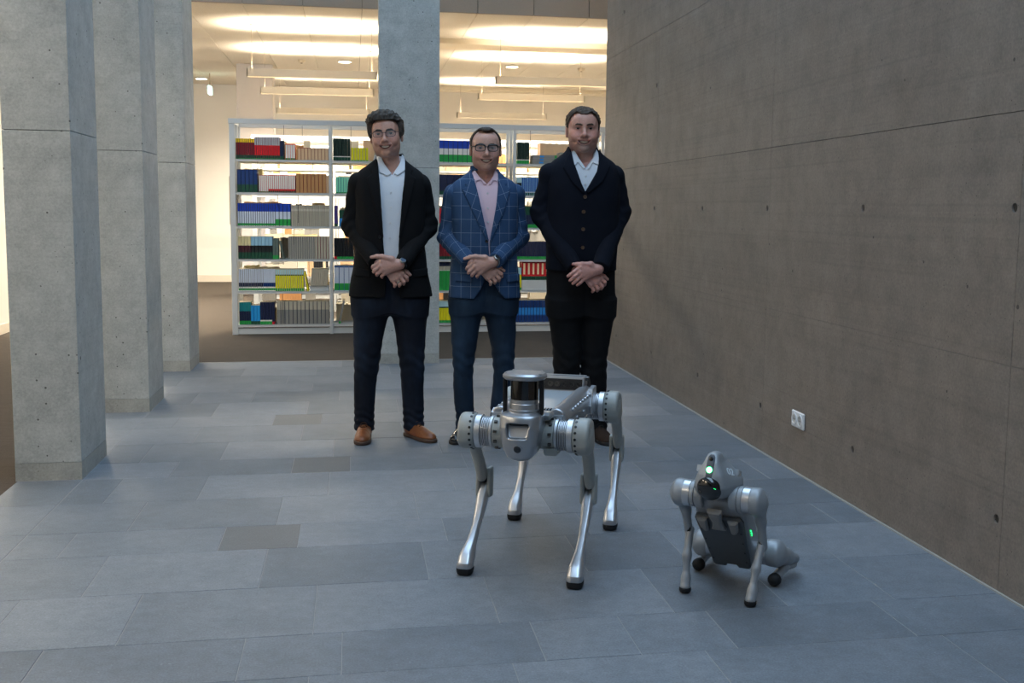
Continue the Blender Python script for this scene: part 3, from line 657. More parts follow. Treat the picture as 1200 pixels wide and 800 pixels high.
def surfnet(fn, lo, hi, h, B=10):
    """surface nets on a block-sparse grid -> vertices, quads"""
    lo = np.array(lo, np.float32); n = (np.ceil((np.array(hi)-lo)/h/B).astype(int)*B)+1
    nb = (n-1)//B+1; bi = np.stack(np.meshgrid(*[np.arange(k) for k in nb], indexing='ij'), -1).reshape(-1, 3)
    cen = lo+(bi*B+B/2-.5)*h; dc = fn(cen.astype(np.float32)); act = np.abs(dc) < B*h*1.25
    G = np.ones(tuple(nb*B), np.float32); G6 = G.reshape(nb[0], B, nb[1], B, nb[2], B)
    G6[bi[:, 0], :, bi[:, 1], :, bi[:, 2], :] = np.sign(dc)[:, None, None, None]*h*4
    ab = bi[act]; loc = np.stack(np.meshgrid(*[np.arange(B)]*3, indexing='ij'), -1).reshape(-1, 3)
    for s in range(0, len(ab), 400):
        q = ab[s:s+400]; idx = (q[:, None, :]*B+loc[None]).reshape(-1, 3)
        G[idx[:, 0], idx[:, 1], idx[:, 2]] = fn((lo+idx*h).astype(np.float32))
    I = G < 0; S = np.zeros(tuple(k-1 for k in G.shape), np.uint8)
    sl = [(slice(0, -1), slice(1, None))]*3
    for a in (0, 1):
        for b in (0, 1):
            for c in (0, 1): S += I[sl[0][a], sl[1][b], sl[2][c]]
    ce = np.argwhere((S > 0) & (S < 8)); idm = np.full(S.shape, -1, np.int32); idm[ce[:, 0], ce[:, 1], ce[:, 2]] = np.arange(len(ce))
    acc = np.zeros((len(ce), 3)); cnt = np.zeros(len(ce)); cor = np.array([(a, b, c) for a in (0, 1) for b in (0, 1) for c in (0, 1)])
    val = np.stack([G[ce[:, 0]+c[0], ce[:, 1]+c[1], ce[:, 2]+c[2]] for c in cor], 1)
    for i in range(8):
        for j in range(i+1, 8):
            if np.abs(cor[i]-cor[j]).sum() != 1: continue
            va, vb = val[:, i], val[:, j]; m = (va < 0) != (vb < 0); t = np.where(m, va/np.where(m, va-vb, 1), 0)
            acc += np.where(m[:, None], cor[i]+t[:, None]*(cor[j]-cor[i]), 0); cnt += m
    V = lo+(ce+acc/cnt[:, None])*h; F = []
    for ax in range(3):
        a = [slice(None)]*3; b = [slice(None)]*3; a[ax] = slice(0, -1); b[ax] = slice(1, None)
        e = np.argwhere(I[tuple(a)] != I[tuple(b)]); u, w = (ax+1) % 3, (ax+2) % 3
        e = e[(e[:, u] > 0) & (e[:, w] > 0) & (e[:, u] < S.shape[u]) & (e[:, w] < S.shape[w])]
        ins = I[e[:, 0], e[:, 1], e[:, 2]]; q = []
        for du, dw in ((-1, -1), (0, -1), (0, 0), (-1, 0)):
            c = e.copy(); c[:, u] += du; c[:, w] += dw; q.append(idm[c[:, 0], c[:, 1], c[:, 2]])
        q = np.stack(q, 1); q[~ins] = q[~ins][:, ::-1]; F.append(q)
    F = np.concatenate(F); F = F[(F >= 0).all(1)]
    return V, F
def relax(V, F, it=1, lam=.5):
    for _ in range(it):
        acc = np.zeros_like(V); c = np.zeros(len(V))
        for i in range(4):
            for j in (1, 3):
                np.add.at(acc, F[:, i], V[F[:, (i+j) % 4]]); np.add.at(c, F[:, i], 1)
        V = V+lam*(acc/np.maximum(c, 1)[:, None]-V)
    return V
def np_mesh(name, V, F, m, parent=None, col=None, uv=None, smooth=True):
    me = bpy.data.meshes.new(name); F = np.asarray(F)
    me.vertices.add(len(V)); me.vertices.foreach_set('co', np.asarray(V, np.float32).ravel())
    me.loops.add(F.size); me.loops.foreach_set('vertex_index', F.ravel().astype(np.int32))
    me.polygons.add(len(F)); me.polygons.foreach_set('loop_start', np.arange(0, F.size, F.shape[1], dtype=np.int32))
    me.update(calc_edges=True); me.materials.append(m)
    if smooth: me.polygons.foreach_set('use_smooth', np.ones(len(F), bool))
    if col is not None:
        a = me.color_attributes.new('Col', 'FLOAT_COLOR', 'POINT'); a.data.foreach_set('color', np.c_[col, np.ones(len(col))].astype(np.float32).ravel())
    if uv is not None:
        a = me.attributes.new('wv', 'FLOAT_VECTOR', 'POINT'); a.data.foreach_set('vector', np.c_[uv, np.zeros(len(uv))].astype(np.float32).ravel())
    return link(name, me, parent)
def sdf_obj(name, fn, lo, hi, h, m, parent=None, sm=1, uvf=None, colf=None):
    V, F = surfnet(fn, lo, hi, h)
    if sm: V = relax(V, F, sm)
    return np_mesh(name, V, F, m, parent, uv=uvf(V) if uvf else None, col=colf(V) if colf else None)
def folds(P, amp, seed, f=1.0):
    r = np.random.RandomState(seed); d = 0
    for k in range(5):
        w = r.uniform(-1, 1, 3)*np.array([1, .8, 1.2])*f*(18+9*k); d = d+np.sin(P@w.astype(np.float32)+r.uniform(0, 6))/(1+.5*k)
    return amp*d

# ------------------------------------------------------------------ people: materials
def fabric(name, col, rough=.85, weave=900, var=.12, bump=.25, sheen=.0, big=0, bigcol=None, spec=.2):
    m = bpy.data.materials.new(name); m.use_nodes = True; t = NT(m); co = t.coord(); c = lin(col)
    f = t.noise(co, weave, 2, .7); w = t.noise(co, 14, 4, .6)
    cc = t.mix(f, tuple(v*(1-var) for v in c), tuple(v*(1+var) for v in c))
    if big: cc = t.mix(t.ramp(t.noise(t.coord(scale=(1, 1, .45)), big, 4, .6), [(.45, (0,)*3), (.7, (.8,)*3)]), cc, lin(bigcol))
    t.ln(cc, t.b.inputs['Base Color']); t.b.inputs['Roughness'].default_value = rough; t.b.inputs['Specular IOR Level'].default_value = spec
    if sheen: t.b.inputs['Sheen Weight'].default_value = sheen
    t.bump(t.math('ADD', t.math('MULTIPLY', f, .3), w), bump, .006); return m
def plaid():
    m = bpy.data.materials.new('blue_windowpane_wool'); m.use_nodes = True; t = NT(m); co = t.coord()
    a = t.new('ShaderNodeAttribute', attribute_name='wv'); sp = t.new('ShaderNodeSeparateXYZ'); t.ln(a.outputs['Vector'], sp.inputs[0])
    ls = []
    for ch, per, wd in ((0, .053, .036), (1, .074, .026)):
        fr = t.math('FRACT', t.math('DIVIDE', t.math('ADD', sp.outputs[ch], 10), per)); ls.append(t.math('LESS_THAN', fr, wd))
    line = t.math('MAXIMUM', *ls); f = t.noise(co, 700, 2, .7); w = t.noise(t.coord(scale=(1, 1, .2)), 260, 2, .7)
    base = t.mix(f, lin((42, 66, 98)), lin((58, 88, 124))); base = t.mix(t.math('MULTIPLY', w, .5), base, lin((36, 56, 86)))
    t.ln(t.mix(t.math('MULTIPLY', line, .45), base, lin((170, 184, 204))), t.b.inputs['Base Color'])
    t.b.inputs['Roughness'].default_value = .85; t.b.inputs['Specular IOR Level'].default_value = .2
    t.bump(t.math('ADD', t.math('MULTIPLY', f, .3), t.noise(co, 14, 4, .6)), .25, .006); return m
def hairmat(name, c1, c2):
    m = bpy.data.materials.new(name); m.use_nodes = True; t = NT(m)
    f = t.noise(t.coord(scale=(1, .35, .5)), 170, 4, .75); t.ln(t.mix(t.ramp(f, [(.3, (0,)*3), (.7, (1,)*3)]), lin(c1), lin(c2)), t.b.inputs['Base Color'])
    t.b.inputs['Roughness'].default_value = .6; t.b.inputs['Specular IOR Level'].default_value = .25; t.bump(f, .8, .006); return m
def skin():
    m = bpy.data.materials.new('skin'); m.use_nodes = True; t = NT(m); a = t.new('ShaderNodeAttribute', attribute_name='Col')
    f = t.noise(t.coord(), 120, 4, .6); t.ln(t.mix(1.0, a.outputs['Color'], t.ramp(f, [(.3, (.90, .88, .88)), (.7, (1.06, 1.05, 1.05))]), 'MULTIPLY'), t.b.inputs['Base Color'])
    t.b.inputs['Roughness'].default_value = .42; t.b.inputs['Specular IOR Level'].default_value = .45
    t.b.inputs['Subsurface Weight'].default_value = .12; t.b.inputs['Subsurface Radius'].default_value = (.012, .005, .003); t.b.inputs['Subsurface Scale'].default_value = .6
    t.bump(f, .12, .002); return m
M_SKIN = skin()
M_EYEW = mat('eye_white', (168, 156, 150), .3); M_IRIS = mat('iris', (34, 26, 22), .2); M_TEETH = mat('teeth', (240, 234, 222), .3)
M_LENS = bpy.data.materials.new('spectacle_lens'); M_LENS.use_nodes = True
_t = NT(M_LENS); _t.b.inputs['Base Color'].default_value = (.86, .88, .9, 1); _t.b.inputs['Roughness'].default_value = .03; _t.b.inputs['Alpha'].default_value = .07
M_FRAME = mat('spectacle_frame', (20, 20, 24), .3)
M_FRAMEM = mat('spectacle_frame_metal', (58, 56, 66), .3, metal=.6)
M_BTN = mat('button_dark', (14, 14, 16), .35); M_BTNB = mat('button_brown', (84, 62, 44), .4); M_BTNW = mat('button_pearl', (214, 214, 216), .3)
M_STEEL = mat('brushed_steel', (186, 184, 176), .3, metal=.9); M_STRAP = mat('dark_strap', (22, 24, 30), .5); M_BLUEDIAL = mat('blue_dial', (40, 66, 92), .3)
M_GOLD = mat('ring_silver', (212, 206, 190), .2, metal=1)

# ------------------------------------------------------------------ people: builder
def head_sdf(o):
    """head in its own frame: eye line at z=0, face towards -y; chin about z=-.115"""
    wj = o.get('jaw', 1.0); sm_ = o.get('cheek', 1.0)
    def f(P):
        X = P.copy(); X[:, 0] = np.abs(X[:, 0])
        d = sd_ell(P, (0, .018, .030), (.0765, .094, .071))
        d = smin(d, sd_ell(P, (0, -.022, -.03), (.066*wj, .064, .088)), .035)
        d = smin(d, sd_ell(P, (0, -.036, -.070), (.053*wj, .050, .045)), .03)
        d = smin(d, sd_ell(X, (.044*wj, -.008, -.062), (.018, .034, .034)), .03)
        d = smin(d, sd_ell(P, (0, -.079, -.098), (.021*wj, .016, .016)), .02)
        d = smin(d, sd_ell(X, (.045, -.054, -.026), (.020, .022, .018)), .025)
        d = smin(d, sd_ell(X, (.040, -.068, -.043), (.0190*sm_, .0185*sm_, .0165)), .014)
        d = smin(d, sd_ell(P, (0, -.066, .036), (.050, .022, .032)), .03)
        d = smin(d, sd_seg(X, (.008, -.083, .0165), (.044, -.070, .017), .009, .008), .016)
        d = smax(d, -sd_ell(X, (.0315, -.0965, .001), (.019, .0165, .0115)), .012)
        d = smin(d, sd_ell(X, (.0315, -.0685, .0015), (.0165, .0145, .0125)), .006)
        d = smax(d, -sd_ell(X, (.0315, -.0845, -.0005), (.0165, .0110, .0023)), .002)          # lid slit
        d = smin(d, sd_seg(P, (0, -.084, .006), (0, -.106, -.030), .0075, .0105), .012)
        d = smin(d, sd_ell(P, (0, -.108, -.034), (.0125, .0115, .0100)), .008)
        d = smin(d, sd_ell(X, (.0135, -.096, -.0385), (.0085, .0105, .0080)), .008)
        d = smax(d, -sd_ell(X, (.0068, -.103, -.0455), (.0035, .0045, .0035)), .003)
        d = smin(d, sd_ell(P, (0, -.083, -.060), (.030, .014, .016)), .018)                   # muzzle
        mz = -.0690+.0085*(X[:, 0]/.028)**2                                                    # smiling mouth line
        Q = P.copy(); Q[:, 2] = P[:, 2]-mz
        d = smin(d, sd_ell(Q, (0, -.0890, .0068), (.032, .0065, .0036)), .006)
        d = smin(d, sd_ell(Q, (0, -.0885, -.0090), (.028, .0080, .0050)), .006)
        d = smax(d, -sd_ell(Q, (0, -.0945, -.0008), (.0310, .0200, o.get('mouth', .0052))), .002)
        fold = np.abs(sd_chain(X, [(.019, -.094, -.036), (.034, -.082, -.052), (.040, -.070, -.072)], [0, 0, 0], .001)); d = d+.0034*np.exp(-(fold/.0045)**2)
        ear = sd_ell(X, (.0795, .016, -.008), (.0075, .0185, .0305)); ear = smin(ear, sd_ell(X, (.0785, .012, -.032), (.006, .010, .011)), .006)
        ear = smax(ear, -sd_ell(X, (.0875, .012, -.006), (.0055, .0095, .017)), .004); d = smin(d, ear, .006)
        d = smin(d, sd_seg(P, (0, .022, -.050), (0, .030, -.20), .056*o.get('neck', 1), .060*o.get('neck', 1)), .022)
        d = smin(d, sd_ell(P, (0, -.036, -.138), (.010, .012, .014)), .02)
        return d
    return f
def skin_col(V, o):
    """skin tint by place on the head: lips, stubble, cheeks"""
    base = np.array(lin(o['skin'])); X = np.abs(V[:, 0]); c = np.tile(base, (len(V), 1))
    def blend(m, col):
        nonlocal c; m = np.clip(m, 0, 1)[:, None]; c = c*(1-m)+np.array(lin(col))*m
    g = lambda x, y, z, r: np.exp(-(((X-x)/r)**2+((V[:, 1]-y)/r)**2+((V[:, 2]-z)/r)**2))
    blend(.45*g(.042, -.07, -.03, .026), o.get('blush', (196, 118, 102))); blend(.4*g(0, -.105, -.034, .016), o.get('blush', (196, 118, 102)))
    st = 1/(1+np.exp((V[:, 2]+.050)/.008)); st *= (V[:, 1] < .01)*(1/(1+np.exp(-(V[:, 2]+.135)/.01)))
    blend(o.get('stubble', .2)*st, o.get('stubcol', (110, 84, 74)))
    chin = g(0, -.085, -.100, .030); blend(o.get('goatee', 0)*chin, o.get('goatcol', (120, 110, 104)))
    mz = -.0690+.0085*(X/.028)**2; lip = np.exp(-((V[:, 2]-mz)/.0100)**2)*(X < .031)*(V[:, 1] < -.077); blend(.55*lip, (170, 100, 94))
    inn = np.exp(-((V[:, 2]-mz)/.004)**2)*(X < .030)*(V[:, 1] > -.083)*(V[:, 1] < -.06); blend(.9*inn, (60, 26, 26))
    eye = np.exp(-(((X-.0315)/.015)**2+(V[:, 2]/.008)**2))*(V[:, 1] < -.05); blend(.60*eye, (104, 68, 60))
    return c
def rotm(rx=0, ry=0, rz=0):
    return np.array(Matrix.Rotation(rz, 3, 'Z') @ Matrix.Rotation(ry, 3, 'Y') @ Matrix.Rotation(rx, 3, 'X'))
def make_person(o):
    root = empty('person', (*o['base'], 0), o.get('rz', 0)); tag(root, o['label'], 'person')
    eye = A3(o['eye']); hs = o['hs']; HR = rotm(*o['tilt']); cx = o['cx']
    toW = lambda V: (V*hs)@HR.T+eye
    toL = lambda P: ((P-eye)@HR)/hs
    Tt = spline_table(o['torso'])
    zs = o['zsh']; zneck = o['eye'][2]-.20*hs
    nk0 = eye+A3(HR@np.array((0, .022, -.06)))*hs; nk1 = A3((cx, .035, zs+.02))
    def d_torso(P, off=0): return sd_loft(P, Tt, 2.5, off=off)
    def d_shirt(P):
        return smin(d_torso(P, -.016), sd_seg(P, nk0, nk1, .0615*o.get('collar', 1), .069*o.get('collar', 1)), .03)
    # ---------------- arms and hands
    ax, az = o['anchor']; uy = o.get('uy', -.222); hr = o.get('hrot', 0); ch, sh_ = math.cos(hr), math.sin(hr)
    def HP(u, v, y): return (ax+u*ch-v*sh_, y, az+u*sh_+v*ch)
    zel = o['zel']; ex = o['ex']
    shA = (cx-o['shx'], .02, zs-.070); shB = (cx+o['shx'], .02, zs-.070); elA = (cx-ex, .045, zel); elB = (cx+ex, .045, zel)
    wrB = HP(.058, .004, uy+.004); wrA = HP(-.05, .008, uy+.058)
    ly = uy+.038
    def d_handB(P):      # upper hand
        W = HP(.066, .002, uy+.006)
        kn = [HP(-.036, .016, uy-.004), HP(-.040, -.008, uy-.007), HP(-.030, -.029, uy-.004), HP(-.014, -.046, uy+.004)]
        c = o.get('curl', 1)
        if c: pip = [HP(-.078, -.010, uy-.002), HP(-.072, -.032, uy-.004), HP(-.056, -.049, uy+.000), HP(-.032, -.062, uy+.006)]; tip = [HP(-.082, -.020, uy+.034), HP(-.076, -.042, uy+.034), HP(-.058, -.060, uy+.034), HP(-.030, -.072, uy+.034)]
        else: pip = [HP(-.074, -.006, uy-.006), HP(-.070, -.030, uy-.009), HP(-.058, -.050, uy-.004), HP(-.038, -.066, uy+.002)]; tip = [HP(-.104, -.028, uy+.004), HP(-.094, -.052, uy+.002), HP(-.078, -.070, uy+.006), HP(-.054, -.080, uy+.012)]
        d = sd_seg(P, wrB, W, .025, .026)
        for k, r in zip(kn, (.0145, .015, .0145, .0135)):
            d = smin(d, sd_seg(P, W, k, .020, r), .014)
        for i in range(4):
            r = (.0100, .0102, .0098, .0088)[i]; mid = tuple((np.array(pip[i])*.45+np.array(tip[i])*.55))
            f = sd_chain(P, [kn[i], pip[i], mid, tip[i]], [r*1.12, r*1.05, r*.95, r*.85], .004); d = smin(d, f, .0035)
        t0, t1, t2 = HP(.022, .030, uy-.004), HP(-.030, .044, uy-.010), HP(-.058, .045, uy-.012)
        t3 = HP(-.088, .040, uy-.006) if o.get('curl', 1) else HP(-.072, .036, uy+.010)
        if not o.get('curl', 1): t1, t2 = HP(-.026, .034, uy-.002), HP(-.050, .034, uy+.004)
        d = smin(d, sd_chain(P, [HP(.045, .012, uy), t0, t1, t2, t3], [.016, .0165, .0125, .0110, .0088], .008), .010)
        for i in range(4):   # tendons and knuckles
            d = smin(d, sd_ell(P, np.array(kn[i])+np.array((0, -.009, .001)), (.008, .0065, .008)), .006)
        return d
    def d_handA(P):      # lower hand, passing under the upper one to the other side
        W = HP(-.012, -.012, ly+.008)
        kn = [HP(.078, -.046, ly-.006), HP(.066, -.064, ly-.010), HP(.047, -.078, ly-.008), HP(.026, -.086, ly-.002)]
        pip = [HP(.104, -.072, ly-.006), HP(.088, -.094, ly-.011), HP(.066, -.106, ly-.009), HP(.042, -.112, ly-.004)]
        tip = [HP(.108, -.090, ly+.018), HP(.088, -.110, ly+.016), HP(.064, -.120, ly+.016), HP(.038, -.124, ly+.016)]
        d = sd_seg(P, wrA, W, .025, .025)
        for k, r in zip(kn, (.0145, .015, .0145, .0135)): d = smin(d, sd_seg(P, W, k, .020, r), .014)
        for i in range(4):
            r = (.0100, .0102, .0098, .0088)[i]; mid = tuple((np.array(pip[i])*.5+np.array(tip[i])*.5))
            d = smin(d, sd_chain(P, [kn[i], pip[i], mid, tip[i]], [r*1.12, r*1.05, r*.95, r*.85], .004), .0035)
            d = smin(d, sd_ell(P, np.array(kn[i])+np.array((0, -.009, .001)), (.008, .0065, .008)), .006)
        d = smin(d, sd_chain(P, [HP(.02, -.01, ly+.01), HP(.07, -.022, ly+.010), HP(.104, -.042, ly+.012), HP(.124, -.058, ly+.012)], [.015, .013, .0105, .0082], .008), .010)
        return d
    # ---------------- body: head, neck, trunk, limbs and hands in one mesh
    parts = []
    fh = head_sdf(o); Vh, Fh = surfnet(fh, (-.105, -.135, -.215), (.105, .135, .135), .0026)
    parts.append((toW(Vh), Fh, skin_col(Vh, o)))
    handc = np.array(lin(o.get('handskin', o['skin'])))
    lo = (ax-.135, uy-.04, az-.155); hi = (ax+.155, uy+.09, az+.085)
    for fn in (d_handB, d_handA):
        V, F = surfnet(fn, lo, hi, .0026); V = relax(V, F, 1, .4)
        tint = np.tile(handc, (len(V), 1)); parts.append((V, F, tint))
    legs = o['legs']; TL = [spline_table(k) for k in legs]
    def d_trunk(P):
        d = np.maximum(d_torso(P, -.05), P[:, 2]-(zs+.03)); d = smin(d, sd_seg(P, nk1, nk1+A3((0, 0, .05)), .05, .05), .03)
        for s in (0, 1): d = smin(d, sd_loft(P, TL[s], 2.2, off=-.038), .02)
        d = smin(d, sd_chain(P, [shA, elA, wrA], [.045, .036, .022], .02), .02); d = smin(d, sd_chain(P, [shB, elB, wrB], [.045, .036, .022], .02), .02)
        return d
    V, F = surfnet(d_trunk, (cx-.34, -.27, .08), (cx+.34, .22, zs+.09), .012); parts.append((V, F, np.tile(handc, (len(V), 1))))
    vo = 0; Vs = []; Fs = []; Cs = []
    for V, F, C in parts: Vs.append(V); Fs.append(F+vo); Cs.append(C); vo += len(V)
    body = np_mesh('body', np.concatenate(Vs), np.concatenate(Fs), M_SKIN, root, col=np.concatenate(Cs))
    # ---------------- eyes, teeth, brows, hair, spectacles
    def hmb(): m = MB(); m.X = Matrix.Translation(Vector(eye)) @ Matrix(HR.tolist()).to_4x4() @ Matrix.Scale(hs, 4); return m
    for s in (-1, 1):
        m = hmb().use(M_EYEW); m.lathe([(-.0125*math.cos(a), .0125*math.sin(a)) for a in np.linspace(.01, PI-.01, 10)], (s*.0315, -.0700, .0003), (0, 1, 0), 18); e = m.build('eye', body, True)
        m = hmb().use(M_IRIS); m.lathe([(-.0006, .0001), (-.0006, .0052), (.0016, .0070)], (s*.0315+o.get('gaze', 0), -.0818, .0008), (0, 1, 0), 16); m.build('iris', e, True)
    tm = hmb().use(M_TEETH); R = []
    for k in range(13):
        u = -1+k/6; x = u*.0265; z = -.0682+.0085*(x/.028)**2; y = -.0872+.0145*u*u; R.append([(x, y, z+.0062), (x, y-.0016, z), (x, y, z-.0030*(1-u*u*.6)), (x, y+.003, z)])
    tm.rings(R); tm.build('teeth', body, True)
    hm = hairmat('hair_'+o['key'], *o['hair'])
    for s in (-1, 1):
        m = hmb().use(hm); m.tube([(s*.010, -.0945, .0150), (s*.022, -.0945, .0185), (s*.036, -.0880, .0200), (s*.052, -.0735, .0140)], [.0026, .0042, .0040, .0016], 8); m.build('eyebrow', body, True)
    sdf_obj('hair', o['hairfn'], (-.125, -.125, -.09), (.125, .135, .17), .0032, hm, body, 0)
    ho = bpy.data.objects[-1] if False else [c for c in body.children if c.name.startswith('hair')][-1]
    me = ho.data; co = np.zeros(len(me.vertices)*3, np.float32); me.vertices.foreach_get('co', co); me.vertices.foreach_set('co', toW(co.reshape(-1, 3)).astype(np.float32).ravel()); me.update()
    if o.get('glasses'):
        fm = M_FRAMEM if o['glasses'] == 'metal' else M_FRAME; g = empty('spectacles'); g.parent = root; thick = .0013 if o['glasses'] == 'metal' else .0021
        hw, hh, cyy = o.get('lens', (.0235, .0165, -.001))
        def lens_pts(s, n=28):
            out = []
            for k in range(n):
                a = 2*PI*k/n; e_ = 2/3.2; x = math.copysign(abs(math.cos(a))**e_, math.cos(a))*hw; z = math.copysign(abs(math.sin(a))**e_, math.sin(a))*hh
                out.append((s*.0325+x, -.1035+.22*(abs(s*.0325+x)-.008)**1.0*.55, cyy+z))
            return out
        m = hmb().use(fm)
        for s in (-1, 1):
            P = lens_pts(s); top = [p for p in P]; m.tube(P+[P[0]], [thick*(1.0 if p[2] < cyy+hh*.3 else o.get('brow', 1.6)) for p in P+[P[0]]], 8)
        m.tube([(-.0095, -.1025, cyy+.004), (0, -.1045, cyy+.0065), (.0095, -.1025, cyy+.004)], thick, 8); m.build('rim', g, True)
        for s in (-1, 1):
            m = hmb().use(fm); m.tube([(s*(.0325+hw), -.0965, cyy+.007), (s*.0700, -.080, cyy+.008), (s*.0800, .0, cyy+.006), (s*.0800, .022, .000), (s*.078, .040, -.014)], thick*1.1, 8); m.build('temple', g, True)
            P = lens_pts(s); m = hmb().use(M_LENS); m.rings([[(p[0], p[1]-.0004, p[2]) for p in P], [(p[0], p[1]+.0006, p[2]) for p in P]]); m.build('lens', g)
    # ---------------- shirt
    fx = lambda P: P[:, 0]
    vn = o['vneck']; flaps = o['flaps']
    def f_shirt(P):
        d = d_shirt(P); front = P[:, 1] < .01
        v = sd_poly(P[:, 0], P[:, 2], vn); d = np.where(front, np.maximum(d, -v), d)
        back = np.maximum(d, P[:, 2]-(zs+.095)); d = np.where(front, d, back)
        d = np.maximum(d, P[:, 2]-o['coltop']); return np.maximum(d, o.get('shirtlow', .985)-P[:, 2])
    shirt = sdf_obj('shirt', f_shirt, (cx-.26, -.20, o.get('shirtlow', .985)-.02), (cx+.26, .20, o['coltop']+.03), .0055, o['m_shirt'], root, 1)
    def f_collar(P):
        ds = d_shirt(P); sh2 = np.abs(ds-.0065)-.0042; pf = np.minimum(sd_poly(P[:, 0], P[:, 2], flaps[0]), sd_poly(P[:, 0], P[:, 2], flaps[1]))
        band = np.maximum(P[:, 2]-o['coltop'], (o['coltop']-.05)-P[:, 2]); fr = 1/(1+np.exp((P[:, 1]-.0)/.006)); reg = np.where(P[:, 1] < .0, pf, band)
        return smax(sh2, reg, .003)
    sdf_obj('collar', f_collar, (cx-.12, -.16, o['coltop']-.13), (cx+.12, .14, o['coltop']+.02), .0036, o['m_shirt'], shirt, 1)
    def front_y(x, z, off=0):
        yy = np.linspace(-.30, .02, 500).astype(np.float32); P = np.c_[np.full(500, x), yy, np.full(500, z)].astype(np.float32); d = d_torso(P)-off
        i = np.argmax(d < 0); return float(yy[i])
    def buttons(pts, rad, m, parent, off, name='button'):
        for (x, z) in pts:
            y = front_y(x, z, off); b = MB().use(m); b.lathe([(-.002, rad*.8), (-.003, rad), (.002, rad), (.0045, rad*.85), (.003, rad*.35), (.003, .0001)], (x, y, z), (0, -1, 0), 14); b.build(name, parent, True)
    buttons(o.get('shirt_btn', []), .0052, M_BTNW, shirt, -.0145)
    # ---------------- jacket or cardigan
    mj = o['m_jacket']; op = o['opening']; hem = o['hem']
    def f_jacket(P):
        d = d_torso(P)+folds(P, .0016, o['seed'])*np.clip((zs-P[:, 2])/.2, 0, 1)
        d = np.maximum(d, o['jtop'](P)-0) if o.get('jtop') else d
        fr = sd_poly(P[:, 0], P[:, 2], op); d = np.where(P[:, 1] < .02, smax(d, -fr, .006), d)
        nkc = sd_seg(P, nk0, nk1, .072, .079); d = smax(d, -nkc, .006)
        return np.maximum(d, hem-P[:, 2])
    uvt = lambda V: np.c_[V[:, 0]-cx, V[:, 2]]
    jk = sdf_obj(o['jname'], f_jacket, (cx-.29, -.21, hem-.02), (cx+.29, .21, zs+.14), .0055, mj, root, 1, uvf=uvt)
    for poly in o.get('lapels', []):
        def f_lap(P, poly=poly):
            d = np.abs(d_torso(P)-.006)-.0048; return np.maximum(smax(d, sd_poly(P[:, 0], P[:, 2], poly), .004), P[:, 1]-.03)
        xs = [p[0] for p in poly]; zz = [p[1] for p in poly]
        rot = .35 if sum(xs)/len(xs) < cx else -.35
        sdf_obj('lapel', f_lap, (min(xs)-.02, -.21, min(zz)-.02), (max(xs)+.02, .06, max(zz)+.02), .0042, mj, jk, 1,
                uvf=lambda V, rot=rot: np.c_[(V[:, 0]-cx)*math.cos(rot)-(V[:, 2]-zs)*math.sin(rot), (V[:, 0]-cx)*math.sin(rot)+(V[:, 2]-zs)*math.cos(rot)])
    if o.get('jcollar'):
        def f_jc(P):
            nkc = sd_seg(P, nk0, nk1, .072, .079); d = smax(np.abs(nkc-.005)-.005, np.abs(P[:, 2]-(zs+.030))-.040, .004)
            d = smax(d, .034-P[:, 1], .006); return d
        sdf_obj('jacket_collar', f_jc, (cx-.13, -.05, zs-.03), (cx+.13, .16, zs+.12), .0045, mj, jk, 1, uvf=uvt)
    buttons(o.get('jbtn', []), o.get('jbr', .009), o.get('m_btn', M_BTN), jk, .001)
    for poly in o.get('pockets', []):
        def f_pk(P, poly=poly): return np.maximum(smax(np.abs(d_torso(P)-.005)-.0055, sd_poly(P[:, 0], P[:, 2], poly), .002), P[:, 1]-.02)
        xs = [p[0] for p in poly]; zz = [p[1] for p in poly]
        sdf_obj('pocket_flap', f_pk, (min(xs)-.02, -.21, min(zz)-.02), (max(xs)+.02, .06, max(zz)+.02), .0045, mj, jk, 1, uvf=uvt)
    # ---------------- sleeves
    wl = o.get('sl', .15)
    for nm, s0, e0, w0 in (('A', shA, elA, HP(-.062, .012, uy+.050)), ('B', shB, elB, HP(.078, .006, uy+.012))):
        r0, r1, r2 = o.get('slr', (.071, .061, .044)); s0, e0, w0 = A3(s0), A3(e0), A3(w0); ww = e0+(w0-e0)*.985; dirw = (w0-e0)/np.linalg.norm(w0-e0)
        e1 = e0+(w0-e0)*.16; e_1 = e0+(s0-e0)*.16
        def f_sl(P, s0=s0, e0=e0, w0=w0, dirw=dirw, e1=e1, e_1=e_1, sd_=1 if nm == 'A' else 2):
            d = smin(sd_seg(P, s0, e0, r0, r1), sd_seg(P, e0, w0, r1, r2), .03)
            d = smin(d, sd_ell(P, s0+A3((0, 0, .004)), (r0*.98, r0*1.15, r0*1.0)), .02)
            l0 = np.linalg.norm(P-e0, axis=1); tt = (P-e0)@dirw
            d = d+.0042*np.sin((P@A3((.3, .5, 1)))*95+3*np.sin(P[:, 0]*40))*np.exp(-(l0/.11)**2)+folds(P, .0022, o['seed']+sd_, 1.4)
            return np.maximum(d, (P-w0)@dirw)
        pts = np.array([s0, e0, w0]); lo = pts.min(0)-.09; hi = pts.max(0)+.09
        def uvs(V, s0=s0, e0=e0, w0=w0):
            def pr(a, b):
                ab = b-a; L = np.linalg.norm(ab); t = np.clip(((V-a)@ab)/L/L, 0, 1); q = V-a-t[:, None]*ab; return t*L, q, np.linalg.norm(q, axis=1), ab/L
            t1, q1, d1, u1 = pr(s0, e0); t2, q2, d2, u2 = pr(e0, w0); first = d1-.008 < d2
            def ang(q, u): e = np.cross(u, np.array((0, 1, 0))); e /= np.linalg.norm(e); f_ = np.cross(u, e); return np.arctan2(q@e, -(q@f_))*.06
            L1 = np.linalg.norm(e0-s0); return np.c_[np.where(first, ang(q1, u1), ang(q2, u2)), np.where(first, t1, L1+t2)]
